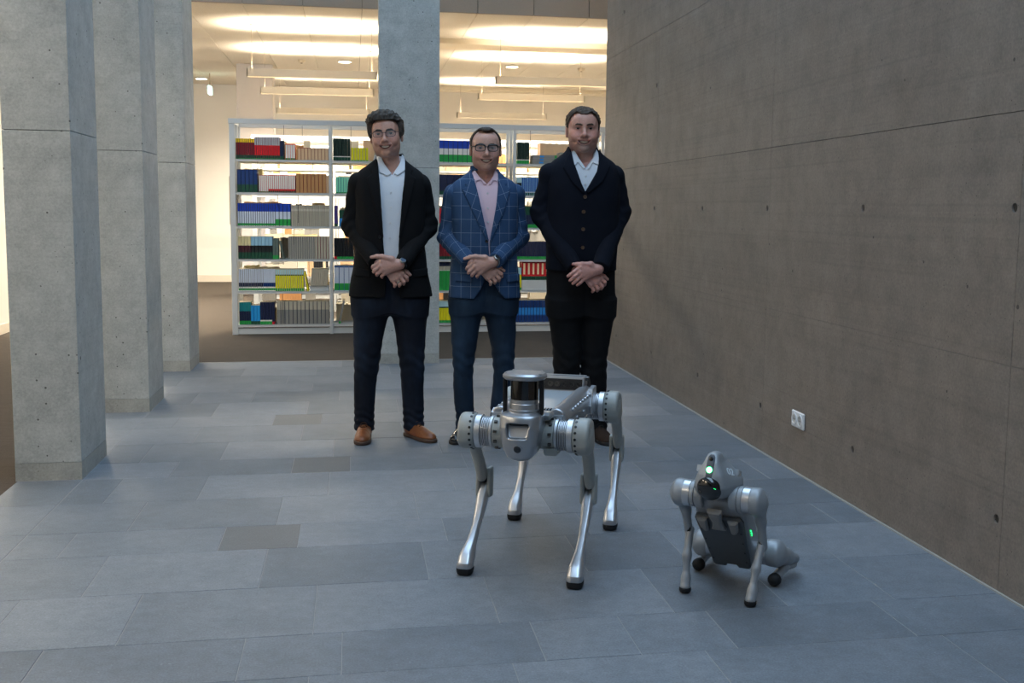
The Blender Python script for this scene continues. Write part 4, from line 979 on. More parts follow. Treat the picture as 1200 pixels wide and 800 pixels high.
        sl = sdf_obj('sleeve', f_sl, lo, hi, .0052, mj, jk, 1, uvf=uvs)
        if nm == 'B' and o.get('watch'):
            a = A3(w0)+dirw*.004; m = MB().use(M_STEEL if o['watch'] == 'steel' else M_STRAP)
            m.lathe([(0, .0295), (.001, .0315), (.011, .0315), (.012, .0295)], tuple(a), tuple(dirw), 28, cap=False); w_ = m.build('watch', root, True)
            nrm = Vector((0, -1, .35)); nrm = (nrm-Vector(dirw)*nrm.dot(Vector(dirw))).normalized()
            m = MB().use(M_STEEL); c = Vector(a)+Vector(dirw)*.006+nrm*.029; m.lathe([(0, .017), (.006, .0175), (.008, .015)], tuple(c), tuple(nrm), 20); m.build('watch_case', w_, True)
            m = MB().use(M_BLUEDIAL if o['watch'] != 'steel' else M_STRAP); m.lathe([(0, .0145), (.0006, .0145)], tuple(c+nrm*.0081), tuple(nrm), 20); m.build('dial', w_)
    if o.get('ring'):
        q = Vector(HP(.060, -.098, ly-.009)); d_ = (Vector(HP(.066, -.106, ly-.009))-Vector(HP(.047, -.078, ly-.008))).normalized()
        MB().use(M_GOLD).lathe([(-.0025, .0105), (-.0025, .0118), (.0025, .0118), (.0025, .0105)], tuple(q), tuple(d_), 20, cap=False).build('finger_ring', root, True)
    # ---------------- trousers
    def f_tr(P):
        d = None
        for s in (0, 1):
            e = sd_loft(P, TL[s], 2.25)
            z = P[:, 2]; zz = z+.25*P[:, 1]*(1 if s else -1)+.18*(P[:, 0])
            e = e+.0036*np.sin(zz*150+2*np.sin(P[:, 0]*50))*np.exp(-((z-.10)/.075)**2)+.0030*np.sin(zz*95+1.5*np.sin(P[:, 0]*45))*np.exp(-((z-.44)/.10)**2)+folds(P, .0018, o['seed']+5+s, 1.2)
            d = e if d is None else smin(d, e, .02)
        pel = sd_loft(P, spline_table(o['pelvis']), 2.4); d = smin(d, pel, .05)
        cr_ = o['crotch']
        d = d+.0030*np.exp(-((P[:, 0]-cr_[0])/.004)**2)*(P[:, 2] > cr_[1])*(P[:, 1] < 0)
        return d
    zt = o['pelvis'][-1][0] if o['pelvis'][-1][0] > o['pelvis'][0][0] else o['pelvis'][0][0]
    sdf_obj('trousers', f_tr, (cx-.27, -.19, .02), (cx+.27, .2, zt+.03), .0058, o['m_trouser'], root, 1)
    # ---------------- shoes
    for (fx_, fy_, rot, nm) in o['shoes']:
        sr = empty('shoe', (fx_, fy_, 0), rot); sr.parent = root
        def foot2(P):
            Q = P.copy(); Q[:, 2] = 0
            d = smin(sd_ell(Q, (0, .055, 0), (.034, .044, .03)), sd_ell(Q, (.002, -.03, 0), (.036, .075, .03)), .03); return smin(d, sd_ell(Q, (.002, -.118, 0), (.0455, .074, .03)), .035)
        def f_up(P):
            d = smin(sd_ell(P, (0, .050, .050), (.035, .046, .056)), sd_ell(P, (0, -.03, .036), (.040, .080, .046)), .03)
            d = smin(d, sd_ell(P, (.002, -.118, .024), (.044, .070, .034)), .04)
            d = smin(d, sd_seg(P, (0, .030, .06), (0, .045, .125), .040, .042), .03)
            d = d+.0016*np.exp(-((P[:, 1]+.085+.5*np.abs(P[:, 0]))/.0035)**2)*(P[:, 2] < .07)
            return np.maximum(d, .020-P[:, 2])
        sdf_obj('upper', f_up, (-.07, -.215, .01), (.07, .12, .15), .0042, o['m_shoe'], sr, 1)
        def f_so(P): return np.maximum(np.maximum(foot2(P)-.003, P[:, 2]-.0215), np.maximum(.001-P[:, 2], np.minimum(.009-P[:, 2], np.maximum(np.abs(P[:, 1]-.0)-.022, -1)) if False else .001-P[:, 2]))
        sdf_obj('sole', f_so, (-.07, -.215, -.008), (.07, .12, .034), .004, o['m_sole'], sr, 1)
        m = MB().use(o['m_lace'])
        for k in range(5):
            y = -.062+.017*k; z = .079+.0095*k; m.tube([(-.020, y+.006, z-.012), (-.009, y, z+.002), (.009, y+.004, z+.002), (.020, y+.008, z-.012)], .0022, 6)
        m.tube([(0, .006, .122), (-.022, -.004, .124), (-.04, -.008, .108)], .0018, 6); m.tube([(0, .006, .122), (.024, -.002, .126), (.044, -.004, .116)], .0018, 6)
        m.build('laces', sr, True)
    return root

# front-view measurements -> metres in each man's own frame
m1 = lambda u, v: (-.127+(u-428)*.00476, 1.847-(v-129)*.00475)
m2 = lambda u, v: ((u-572.3)*.00486, 1.750-(v-151)*.004765)
m3 = lambda u, v: (-.298+(u-626)*.00486, 1.879-(v-124)*.004757)
def cran(P, g):      # skull offset used by the hair
    d = sd_ell(P, (0, .018, .030), (.0765+g, .094+g, .071+g)); return smin(d, sd_ell(P, (0, -.046, .040), (.055+g*.6, .040+g*.5, .034+g)), .03)
def strands(P, amp, s1, s2):
    return amp*(np.sin(P[:, 0]*s1+3*np.sin(P[:, 2]*60+P[:, 1]*35))*np.sin(P[:, 2]*s2+2*np.sin(P[:, 0]*55))+.6*np.sin(P[:, 0]*s1*1.9+P[:, 1]*s2+1.3))
_r = random.Random(8); TUFTS = []
for _k in range(26):
    _a = _r.uniform(-2.6, 2.6); _e = _r.uniform(.15, 1.35); _n = Vector((math.sin(_a)*math.cos(_e), -math.cos(_a)*math.cos(_e)*.8, math.sin(_e))); _b = Vector((-.006, .0, .055))+Vector((_n.x*.078, _n.y*.086, _n.z*.060))
    if _b.z < .045 and _b.y < -.02: continue
    TUFTS.append((tuple(_b), tuple(_b+(_n+Vector((-.45*(_n.x < .3), -.1, .30)))*_r.uniform(.008, .018))))
def hair1(P):
    x, y, z = P[:, 0], P[:, 1], P[:, 2]; ax_ = np.abs(x)
    d = cran(P, .0155); d = smin(d, sd_ell(P, (-.012, -.022, .088), (.072, .068, .034)), .03); d = smin(d, sd_ell(np.c_[ax_, y, z].astype(np.float32), (.074, .000, .036), (.017, .055, .045)), .02)
    d = d+strands(P, .0030, 130, 60)+strands(P, .0016, 300, 80)
    for a, b in TUFTS: d = smin(d, sd_seg(P, a, b, .0125, .0028), .010)
    line = np.maximum(.068+.02*np.exp(-((x-.012)/.03)**2)*0-.9*np.maximum(ax_-.045, 0)-z, -1); fr = np.where(y < -.035, line, -1)
    side = np.where((y >= -.035) & (y < .02), (-.028-.2*(y+.035))-z, -1); back = np.where(y >= .02, (-.085)-z, -1)
    return np.maximum(np.maximum(d, fr), np.maximum(np.maximum(side, back), np.where((y < -.035) & (z < .062), -.035-y, -1)))
def hair2(P):
    x, y, z = P[:, 0], P[:, 1], P[:, 2]; ax_ = np.abs(x); d = cran(P, .0068); d = smin(d, sd_ell(P, (0, -.035, .090), (.042, .040, .016)), .02)+strands(P, .0014, 260, 200)
    fr = np.where(y < -.02, .083+.010*np.clip((ax_-.018)/.02, 0, 1)-.7*np.maximum(ax_-.060, 0)*2.5-z, -1)
    fr = np.maximum(fr, np.where((ax_ > .020) & (ax_ < .058), -.045+.9*(ax_-.02)*0-y-.020*0-np.where(z > .05, .015, .035), -1))
    side = np.where((y < .02), np.maximum(-.020-z, -.038-y+np.where(z > .07, -.06, 0)), -1); back = np.where(y >= .02, -.075-z, -1)
    return np.maximum(np.maximum(d, fr), np.maximum(side, back))
def hair3(P):
    x, y, z = P[:, 0], P[:, 1], P[:, 2]; ax_ = np.abs(x); d = cran(P, .0095)+strands(P, .0032, 210, 190)
    fr = np.where(y < -.02, .066+.014*np.exp(-((ax_-.036)/.014)**2)-1.4*np.maximum(ax_-.052, 0)-z, -1)
    side = np.where((y < .02), np.maximum(-.018-z, -.040-y+np.where(z > .068, -.07, 0)), -1); back = np.where(y >= .02, -.075-z, -1)
    return np.maximum(np.maximum(d, fr), np.maximum(side, back))

M_SHW = fabric('white_shirt_cotton', (222, 226, 232), .8, 1200, .05, .15); M_SHP = fabric('pink_shirt_cotton', (226, 196, 206), .8, 1200, .05, .15)
M_BLAZ = fabric('black_blazer_wool', (17, 17, 19), .9, 800, .3, .3); M_KNIT = fabric('navy_cardigan_knit', (13, 17, 28), .95, 420, .4, .45)
M_PLAID = plaid()
M_JEAN1 = fabric('dark_denim', (22, 26, 36), .85, 1000, .3, .3, big=5, bigcol=(38, 50, 68)); M_JEAN2 = fabric('blue_denim', (28, 43, 60), .85, 1000, .3, .3, big=5, bigcol=(46, 68, 92)); M_TRB = fabric('black_twill', (16, 17, 20), .9, 1000, .3, .3)
M_LBR = fabric('brown_leather', (132, 78, 44), .38, 60, .25, .12, big=14, bigcol=(100, 54, 30), spec=.5); M_LBK = fabric('black_leather', (20, 20, 22), .25, 60, .2, .1, spec=.6); M_SUE = fabric('dark_brown_suede', (52, 40, 34), .9, 500, .3, .3)
M_SOLEB = mat('sole_brown', (78, 58, 46), .7); M_SOLEK = mat('sole_black', (22, 20, 20), .6)
M_LACEB = mat('lace_brown', (64, 40, 26), .7); M_LACEK = mat('lace_black', (16, 16, 18), .7)

def mirror_poly(f, pts): return [f(*p) for p in pts]
MEN = []
# --- man in the black blazer
MEN.append(dict(key='m1', seed=3, base=(.208, 6.45), label='smiling man in black blazer, open white shirt, dark jeans and brown shoes', cx=-.001, eye=(-.022, -.012, 1.712), hs=1.075, tilt=(.02, -.075, -.13),
    skin=(206, 158, 138), handskin=(204, 158, 142), stubble=.28, stubcol=(120, 92, 80), hair=((34, 30, 28), (92, 84, 76)), hairfn=hair1, glasses='metal', lens=(.0245, .0150, -.002), brow=1.5, neck=.98, mouth=.0092,
    zsh=1.500, shx=.165, ex=.206, zel=1.205, anchor=(-.021, 1.002), torso=[(.80, 0, .0, .240, .150), (.90, 0, .0, .222, .146), (1.0, 0, 0, .204, .140), (1.10, 0, 0, .194, .140), (1.22, 0, .0, .192, .140), (1.34, 0, .0, .196, .138), (1.43, 0, .008, .200, .130), (1.480, 0, .015, .194, .118), (1.510, 0, .020, .172, .106), (1.540, 0, .025, .130, .094), (1.572, 0, .03, .090, .082), (1.61, 0, .032, .074, .074)],
    opening=[m1(440, 180), m1(441, 200), m1(446, 285), m1(449, 320), m1(447, 365), m1(466, 365), m1(463, 320), m1(463.5, 285), m1(467, 240), m1(471, 205), m1(472, 180)],
    vneck=[m1(443, 178), m1(446, 190), m1(456.5, 205), m1(465, 192), m1(470, 178)], flaps=([m1(438.5, 184), m1(443.5, 181), m1(448, 192), m1(456, 203), m1(451, 206), m1(442, 202)], [m1(473, 182), m1(468.5, 180), m1(466, 190), m1(458, 203), m1(463, 205.5), m1(472, 199)]),
    coltop=1.598, shirt_btn=[m1(455, 225), m1(454.5, 242), m1(454, 260), m1(453.5, 277)], m_shirt=M_SHW, m_jacket=M_BLAZ, jname='blazer', hem=.815, jcollar=True,
    lapels=[[m1(439, 186), m1(430, 198), m1(433, 204), m1(427, 208), m1(444, 276), m1(446, 277), m1(442, 210)], [m1(472, 186), m1(481, 198), m1(478, 204), m1(484, 208), m1(466, 276), m1(463.5, 277), m1(468, 225), m1(471, 205)]],
    jbtn=[m1(441.5, 276)], jbr=.0085, pockets=[[m1(412, 312), m1(412, 321), m1(431, 323), m1(431, 314)], [m1(498, 312), m1(498, 321), m1(479, 323), m1(479, 314)]],
    slr=(.066, .060, .045), watch='strap', ring=True, m_trouser=M_JEAN1, crotch=(-.002, .75),
    legs=[[(.045, -.150, .035, .058, .066), (.127, -.149, .032, .055, .062), (.26, -.145, .022, .060, .068), (.41, -.136, .008, .070, .078), (.60, -.122, .01, .086, .098), (.74, -.110, .012, .104, .118), (.80, -.106, .012, .110, .125)],
          [(.045, .136, .035, .060, .068), (.127, .133, .032, .059, .064), (.26, .128, .022, .062, .068), (.41, .123, .008, .069, .078), (.60, .114, .01, .086, .098), (.74, .106, .012, .104, .118), (.80, .104, .012, .110, .125)]],
    pelvis=[(.72, -.002, .012, .205, .118), (.80, -.002, .012, .212, .126), (.95, -.002, .008, .195, .122), (1.0, -.002, .008, .188, .118)], shoes=[(-.152, -.012, -.10, 'A'), (.140, -.004, .52, 'B')], m_shoe=M_LBR, m_sole=M_SOLEB, m_lace=M_LACEB))
# --- man in the checked jacket
MEN.append(dict(key='m2', seed=13, base=(.753, 6.405), label='smiling man in blue windowpane check jacket, pink shirt, blue jeans and black shoes', cx=-.020, eye=(-.017, -.012, 1.643), hs=1.06, tilt=(.03, 0, -.06),
    skin=(204, 160, 142), handskin=(202, 158, 142), stubble=.30, stubcol=(124, 98, 88), hair=((38, 30, 26), (84, 70, 58)), hairfn=hair2, glasses='dark', lens=(.0255, .0165, -.001), brow=1.9, neck=1.0, mouth=.0084,
    zsh=1.447, shx=.165, ex=.200, zel=1.150, anchor=(-.059, 1.010), hrot=.14, torso=[(.80, -.016, .0, .205, .142), (.90, -.016, .0, .198, .142), (1.0, -.018, 0, .188, .138), (1.10, -.020, 0, .182, .136), (1.20, -.020, .0, .186, .136), (1.30, -.020, .0, .192, .134), (1.375, -.020, .008, .196, .128), (1.425, -.020, .015, .190, .116), (1.455, -.020, .020, .168, .104), (1.482, -.020, .025, .128, .094), (1.512, -.020, .03, .090, .082), (1.55, -.020, .032, .074, .074)],
    opening=[m2(553, 200), m2(556, 215), m2(570, 282), m2(571, 300), m2(566, 326), m2(561, 338), m2(551, 352), m2(594, 352), m2(584, 342), m2(578, 332), m2(572.5, 300), m2(571.5, 282), m2(579, 240), m2(582, 215), m2(583, 200)],
    vneck=[m2(556, 196), m2(559, 206), m2(569.5, 216), m2(577, 206), m2(580, 196)], flaps=([m2(552.5, 203), m2(556, 199), m2(561, 207), m2(569.5, 215.5), m2(565, 216), m2(562, 210.5), m2(557.5, 212), m2(555.5, 216)], [m2(583, 203), m2(580, 199), m2(576, 207), m2(570.5, 215.5), m2(573, 216.5), m2(577, 211), m2(580, 212), m2(581.5, 216)]),
    coltop=1.530, shirt_btn=[m2(569.5, 226), m2(569.3, 243), m2(569.5, 259)], m_shirt=M_SHP, m_jacket=M_PLAID, jname='checked_jacket', hem=.812, jcollar=True,
    lapels=[[m2(555, 209), m2(543, 215), m2(546, 218), m2(540, 221), m2(551, 247), m2(568.5, 281), m2(570.5, 281), m2(560, 238), m2(556, 216)], [m2(581, 209), m2(592.5, 214), m2(590, 217), m2(596.5, 220), m2(588, 247), m2(573, 281), m2(571, 281), m2(578.5, 240), m2(582, 216)]],
    jbtn=[m2(568, 281)], jbr=.0095, pockets=[[m2(533, 319), m2(533, 328), m2(551, 329), m2(551, 320)], [m2(608, 319), m2(608, 328), m2(591, 329), m2(591, 320)]],
    slr=(.064, .058, .046), watch='steel', m_trouser=M_JEAN2, crotch=(-.024, .76),
    legs=[[(.045, -.120, .035, .056, .064), (.117, -.120, .032, .053, .060), (.26, -.130, .022, .055, .064), (.41, -.135, .008, .060, .072), (.60, -.126, .01, .076, .090), (.74, -.114, .012, .094, .110), (.80, -.110, .012, .100, .118)],
          [(.045, .090, .035, .060, .066), (.117, .088, .032, .060, .064), (.26, .092, .022, .058, .064), (.41, .096, .008, .060, .072), (.60, .088, .01, .076, .090), (.74, .074, .012, .094, .110), (.80, .070, .012, .100, .118)]],
    pelvis=[(.73, -.020, .012, .185, .112), (.80, -.020, .012, .192, .120), (.95, -.020, .008, .176, .116), (1.0, -.020, .008, .170, .112)], shoes=[(-.128, -.012, -.42, 'A'), (.095, -.004, .35, 'B')], m_shoe=M_LBK, m_sole=M_SOLEK, m_lace=M_LACEK))
# --- man in the cardigan
MEN.append(dict(key='m3', seed=23, base=(1.298, 6.306), label='tall smiling man with short beard in navy shawl-collar cardigan and black trousers', cx=-.026, eye=(-.031, -.012, 1.752), hs=1.12, tilt=(.03, 0, -.12),
    skin=(206, 156, 138), handskin=(204, 152, 140), stubble=.42, stubcol=(112, 88, 78), goatee=.55, goatcol=(150, 140, 134), blush=(196, 108, 94), hair=((40, 32, 27), (96, 80, 66)), hairfn=hair3, neck=1.06, jaw=1.05, cheek=1.08, mouth=.0084, collar=1.04,
    zsh=1.560, shx=.172, ex=.222, zel=1.290, anchor=(-.040, .982), curl=0, hrot=.05, uy=-.226, torso=[(.965, -.028, .0, .198, .142), (1.03, -.028, .0, .200, .146), (1.12, -.026, 0, .202, .148), (1.25, -.024, 0, .204, .148), (1.38, -.024, .0, .206, .146), (1.47, -.024, .006, .206, .138), (1.535, -.024, .014, .198, .124), (1.572, -.024, .020, .172, .110), (1.602, -.024, .025, .130, .098), (1.630, -.024, .03, .096, .088), (1.66, -.024, .032, .080, .080)],
    opening=[m3(667, 172), m3(668, 190), m3(678, 222), m3(680, 223), m3(694, 200), m3(698, 185), m3(699, 172)],
    vneck=[m3(669, 168), m3(672, 182), m3(681, 198), m3(692, 184), m3(696, 168)], flaps=([m3(666.5, 180), m3(669.5, 174), m3(675, 186), m3(681.5, 197), m3(678, 197.5), m3(673, 190), m3(668.5, 194)], [m3(698.5, 178), m3(696, 173), m3(691, 185), m3(682.5, 197), m3(685, 198), m3(690, 190), m3(696.5, 193)]),
    coltop=1.632, shirtlow=1.02, shirt_btn=[m3(681, 206), m3(680, 215)], m_shirt=M_SHW, m_jacket=M_KNIT, jname='cardigan', hem=.972, jcollar=True, m_btn=M_BTNB, jbr=.0105, jbtn=[m3(679, 229.5), m3(677.5, 246.5), m3(677.3, 266.5), m3(677.2, 287.5)],
    lapels=[[m3(667, 176), m3(660, 184), m3(655, 196), m3(664, 213), m3(677, 226), m3(679, 223), m3(671, 205), m3(667.5, 192)], [m3(699, 174), m3(707, 184), m3(710, 194), m3(700, 212), m3(682, 226), m3(679.5, 223), m3(692, 203), m3(697.5, 190)]],
    slr=(.068, .063, .046), m_trouser=M_TRB, crotch=(-.024, .72),
    legs=[[(.03, -.100, .035, .068, .074), (.13, -.100, .032, .066, .072), (.26, -.100, .022, .068, .075), (.42, -.098, .008, .074, .084), (.60, -.104, .01, .086, .102), (.74, -.108, .012, .098, .118), (.80, -.108, .012, .102, .125)],
          [(.03, .074, .035, .070, .076), (.13, .072, .032, .068, .074), (.26, .064, .022, .070, .076), (.42, .056, .008, .074, .084), (.60, .062, .01, .088, .102), (.74, .066, .012, .098, .118), (.80, .066, .012, .102, .125)]],
    pelvis=[(.72, -.020, .012, .190, .122), (.80, -.022, .012, .194, .128), (.95, -.027, .008, .194, .128), (1.0, -.027, .008, .190, .126)], shoes=[(-.112, -.004, -.25, 'A'), (.085, -.012, .16, 'B')], m_shoe=M_SUE, m_sole=M_SOLEK, m_lace=M_LACEK))
for o_ in MEN: make_person(o_)

# ------------------------------------------------------------------ robots: materials
M_GUN = mat('gunmetal_satin', (176, 178, 182), .32, metal=.8, var=.06, vscale=8)
M_GREYP = mat('matte_grey_paint', (158, 160, 156), .45, metal=.1, var=.05, vscale=20)
M_ALU = mat('polished_aluminium', (206, 208, 212), .36, metal=.9, var=.05, vscale=40)
M_ALU2 = mat('machined_aluminium', (190, 192, 196), .36, metal=.9)
M_STEELD = mat('dark_steel', (86, 84, 82), .35, metal=.9)
M_RUB = mat('black_rubber', (18, 19, 22), .7)
M_BLK = mat('black_plastic', (14, 14, 17), .35)
M_GLASSB = mat('black_glass', (6, 6, 9), .08, spec=.7, coat=.5)
M_PANEL = mat('pale_panel', (172, 182, 190), .3, metal=.3)
M_YEL = mat('warning_label', (206, 160, 40), .5)
M_GREENL = mat('green_led', (40, 230, 130), .4, emit=(30, 255, 120), estr=3)
M_WLED = mat('led_core', (230, 255, 245), .3, emit=(170, 255, 215), estr=14)
M_GO = mat('satin_grey_shell', (154, 158, 162), .42, metal=.25, var=.04, vscale=10)
M_GOD = mat('dark_grey_belly', (86, 90, 94), .5, metal=.2)
M_GOM = mat('silver_band', (198, 200, 204), .3, metal=.8)
M_WHT = mat('white_print', (222, 228, 232), .5)

def rings_along(m, a, d, prof, n=40): m.lathe(prof, a, d, n)
def big_robot():
    R = empty('quadruped_robot', (.716, 4.2215, 0), math.radians(-111.82)); tag(R, 'large silver four-legged robot with black lidar drum, standing before the men', 'robot')
    # ---- trunk
    tk = MB().use(M_GREYP)
    def f_trunk(P):
        d = sd_box(P, (-.02, 0, .520), (.34, .088, .055), .03); d = smin(d, sd_box(P, (.36, 0, .520), (.05, .065, .065), .03), .03); return smin(d, sd_box(P, (-.38, 0, .505), (.06, .075, .060), .03), .03)
    trunk = sdf_obj('trunk', f_trunk, (-.47, -.13, .43), (.44, .13, .62), .006, M_GREYP, R, 1)
    MB().use(M_STEELD).prism([(-.30, -.06), (.22, -.06), (.25, -.03), (.25, .03), (.22, .06), (-.30, .06)], .452, .468, 2, .004).build('belly_plate', trunk)
    # side rails with bolts, sloping handles
    for s in (-1, 1):
        def f_rail(P, s=s):
            d = sd_seg(P, (.26, s*.104, .567), (-.30, s*.104, .572), .034, .034); d = smax(d, sd_box(P, (-.02, s*.104, .567), (.285, .05, .045), .008), .008)
            d = smin(d, sd_box(P, (-.02, s*.108, .530), (.27, .030, .035), .012), .02); return d
        rl = sdf_obj('side_rail', f_rail, (-.34, s*.104-.055, .47), (.30, s*.104+.055, .63), .0045, M_STEELD if False else M_GUN, R, 1)
        for k in range(8):
            x = .14-.05*k; MB().use(M_ALU).lathe([(0, .0055), (.005, .0055), (.007, .003)], (x, s*.1375, .580), (0, s, .15), 10).build('bolt', rl)
        for k in range(4):
            x = .18-.13*k; MB().use(M_ALU2).lathe([(0, .008), (.006, .008), (.006, .004)], (x, s*.1370, .535), (0, s, 0), 12).build('bolt', rl)
        m = MB().use(M_ALU2); m.prism([(-.30, .50), (-.22, .50), (-.20, .535), (-.23, .60), (-.30, .605)], s*.128, s*.150, 1, .003); m.build('rear_bracket', rl)
        m = MB().use(M_GUN); m.prism([(.27, .540), (.215, .540), (.210, .575), (.235, .590), (.27, .578)], s*.085, s*.132, 1, .004); m.build('front_bracket', rl)
    MB().use(M_GREENL).box((-.152, .1372, .556), (-.132, .1384, .560)).build('status_light', trunk)
    m = MB().use(M_PANEL); m.box((-.245, -.078, .578), (.20, .078, .586), .003); m.build('top_plate', trunk)
    m = MB().use(M_BLK); m.box((.20, -.075, .574), (.215, .075, .584)); 
    for k in range(14): m.box((.186, -.070+.0105*k, .585), (.212, -.066+.0105*k, .590))
    m.build('cooling_grille', trunk)
    # rear connector block facing forward
    m = MB().use(M_ALU2); m.prism([(-.245, .580), (-.262, .640), (-.330, .640), (-.330, .560), (-.245, .560)], -.108, .108, 1, .004); cb_ = m.build('connector_block', R)
    MB().use(M_BLK).prism([(-.2445, .590), (-.2565, .632), (-.262, .632), (-.262, .590)], -.10, .10, 1).build('port_recess', cb_)
    for k in range(7):
        y = -.085+.0283*k; d = Vector((.96, 0, .27))
        MB().use(M_STEELD if k in (2, 3) else M_BLK).lathe([(0, .011), (.006, .011), (.006, .007), (.002, .006)], (-.252, y, .611), tuple(d), 14).build('port', cb_)
    m = MB().use(M_STEELD); m.tube([(-.29, -.12, .60), (-.29, -.12, .632), (-.29, .12, .632), (-.29, .12, .60)], .010, 10); m.build('rear_handle', R, True)
    MB().use(M_YEL).box((.255, .055, .5865), (.285, .085, .5885)).build('warning_sticker', trunk)
    # ---- head
    def f_head(P):
        z = P[:, 2]; hw = np.interp(z, [.440, .455, .50, .56, .600, .612], [.036, .046, .062, .071, .073, .066]).astype(np.float32)
        fr = np.interp(z, [.440, .50, .56, .60, .612], [.430, .448, .452, .440, .428]).astype(np.float32)
        y = np.abs(P[:, 1]-.008); d = smax(y-hw, P[:, 0]-fr-.02*(1-np.clip(y/.07, 0, 1)**2), .028); d = smax(d, .33-P[:, 0], .01); d = smax(d, z-.612, .022); d = smax(d, .440-z, .03)
        win = smax(smax(np.abs(P[:, 1]-.008)-(.036+.12*(z-.545)), np.abs(z-.551)-.026, .01), .452-.42*(z-.525)-P[:, 0], .004); d = smax(d, -win, .004)
        return d*.8
    hd = sdf_obj('head', f_head, (.31, -.08, .42), (.485, .10, .63), .0030, M_GUN, R, 1)
    MB().use(M_BLK).box((.425, -.026, .566), (.440, .042, .576), .003).build('sensor_slot', hd)
    xs_ = .50
    while f_head(A3([(xs_, .010, .490)]))[0] > 0: xs_ -= .0005
    m = MB().use(M_GUN); m.lathe([(-.01, .0165), (.0015, .0165), (.0025, .0145)], (xs_+.002, .010, .490), (1, 0, -.22), 26); cr_ = m.build('camera_rim', hd, True)
    m = MB().use(M_GLASSB); m.lathe([(0, .0135), (.0018, .0125), (.003, .008), (.0034, .0001)], (xs_+.0035, .010, .490), (1, 0, -.22), 26); m.build('camera_lens', cr_, True)
    m = MB().use(M_GREYP); m.prism([(.27, .448), (.345, .448), (.36, .475), (.26, .475)], .075, .125, 1, .006); m.build('chin_block', R)
    m = MB().use(M_GUN); m.box((.300, -.085, .575), (.36, .105, .602), .01); m.build('shoulder_bridge', R, True)
    # ---- lidar drum with its cap and guard posts
    lx, ly_ = .385, .014
    L = MB().use(M_ALU2); L.lathe([(0, .056), (.010, .056), (.012, .051), (.030, .0505), (.032, .049), (.045, .049)], (lx, ly_, .608), (0, 0, 1), 48); L = L.build('lidar_base', R, True)
    MB().use(M_GLASSB).lathe([(0, .047), (.002, .0485), (.070, .0485), (.072, .047)], (lx, ly_, .652), (0, 0, 1), 48).build('lidar_window', L, True)
    m = MB().use(M_GUN); prof = []
    pts = []
    for k in range(40):
        a = 2*PI*k/40; c, s_ = math.cos(a), math.sin(a); pts.append((lx-.004+math.copysign(abs(c)**.8, c)*.066, ly_+math.copysign(abs(s_)**.85, s_)*.076))
    m.prism(pts, .722, .744, 2, .007); cap = m.build('lidar_cap', R, True)
    for px_, py_ in ((lx+.03, ly_-.06), (lx+.03, ly_+.06), (lx-.045, ly_-.05), (lx-.045, ly_+.05)): MB().use(M_ALU).lathe([(0, .005), (.003, .0045), (.003, .002)], (px_, py_, .744), (0, 0, 1), 10).build('bolt', cap)
    for px_, py_ in ((lx+.012, ly_-.066), (lx+.012, ly_+.064), (lx-.045, ly_-.050), (lx-.045, ly_+.050)):
        m = MB().use(M_BLK); m.box((px_-.008, py_-.007, .600), (px_+.008, py_+.007, .724), .003); m.build('guard_post', R)
    # ---- legs
    legs = dict(FR=(.305, -1, .515, .100, .275, .357, -.205), FL=(.305, 1, .515, .110, .275, .400, .205), RR=(-.360, -1, .510, -.565, .295, -.401, -.208), RL=(-.360, 1, .510, -.565, .295, -.356, .208))
    for key, (hx, s, hz, kx, kz, fx, fy) in legs.items():
        g = empty('leg', (0, 0, 0)); g.parent = R
        # hip motor: stack of machined rings along the cross axis
        m = MB().use(M_GREYP); m.lathe([(0, .050), (.03, .056), (.050, .057)], (hx, s*.060, hz), (0, s, 0), 44)
        m.use(M_ALU2); m.lathe([(.0501, .053), (.053, .058), (.062, .058), (.064, .054)], (hx, s*.060, hz), (0, s, 0), 44)
        m.use(M_STEELD); m.lathe([(.060, .0495), (.096, .0495)], (hx, s*.060, hz), (0, s, 0), 36); m.use(M_ALU2)
        for k in range(5): m.lathe([(.0645+.006*k, .049), (.066+.006*k, .054), (.069+.006*k, .054), (.0702+.006*k, .049)], (hx, s*.060, hz), (0, s, 0), 44)
        m.use(M_ALU); m.lathe([(.0950, .053), (.097, .060), (.116, .060), (.118, .056)], (hx, s*.060, hz), (0, s, 0), 48)
        hm_ = m.build('hip_motor', g, True)
        for k in range(10):
            a = 2*PI*k/10+.2; MB().use(M_STEELD).box((-.005, 0, -.005), (.005, .012, .005), .001).build('clip', hm_).matrix_local = Matrix.Translation((hx+.0585*math.cos(a), s*.098-(.006), hz+.0585*math.sin(a))) @ Matrix.Rotation(-a, 4, 'Y')
        # thigh motor housing, matte grey disc with rim vents
        ty = s*.203; hub = Vector((hx, ty, hz))
        kn = Vector((kx, s*.200, kz)); th = (kn-Vector((hx, s*.214, hz)))
        def f_th(P, hx=hx, hz=hz, s=s, kn=kn, kx=kx, kz=kz):
            Q = P-A3((hx, s*.207, hz)); r = np.sqrt(Q[:, 0]**2+Q[:, 2]**2); d = smax(r-.0655, np.abs(Q[:, 1])-.030, .016)
            a = A3((hx, s*.214, hz)); b = A3((kx+(hx-kx)*.14, s*.206, kz+(hz-kz)*.14+.004)); ab = b-a; L2 = float(ab@ab); t = np.clip(((P-a)@ab)/L2, 0, 1)
            q = P-a-t[:, None]*ab; u = ab/np.sqrt(L2); side = np.cross(u, A3((0, 1, 0))); side = side/np.linalg.norm(side)
            w = .050-.030*np.minimum(t*2.2, 1)**.8+.010*np.clip((t-.6)/.4, 0, 1); bow = .014*np.sin(t*PI)
            la = (P-a)@u; e = np.sqrt(((q@side+bow*1.0)/w)**2+(q[:, 1]/(.024-.003*t))**2); e = smax((e-1)*.020, np.maximum(-la-.015, la-np.sqrt(L2)-.012), .01)
            return smin(d, e, .02)
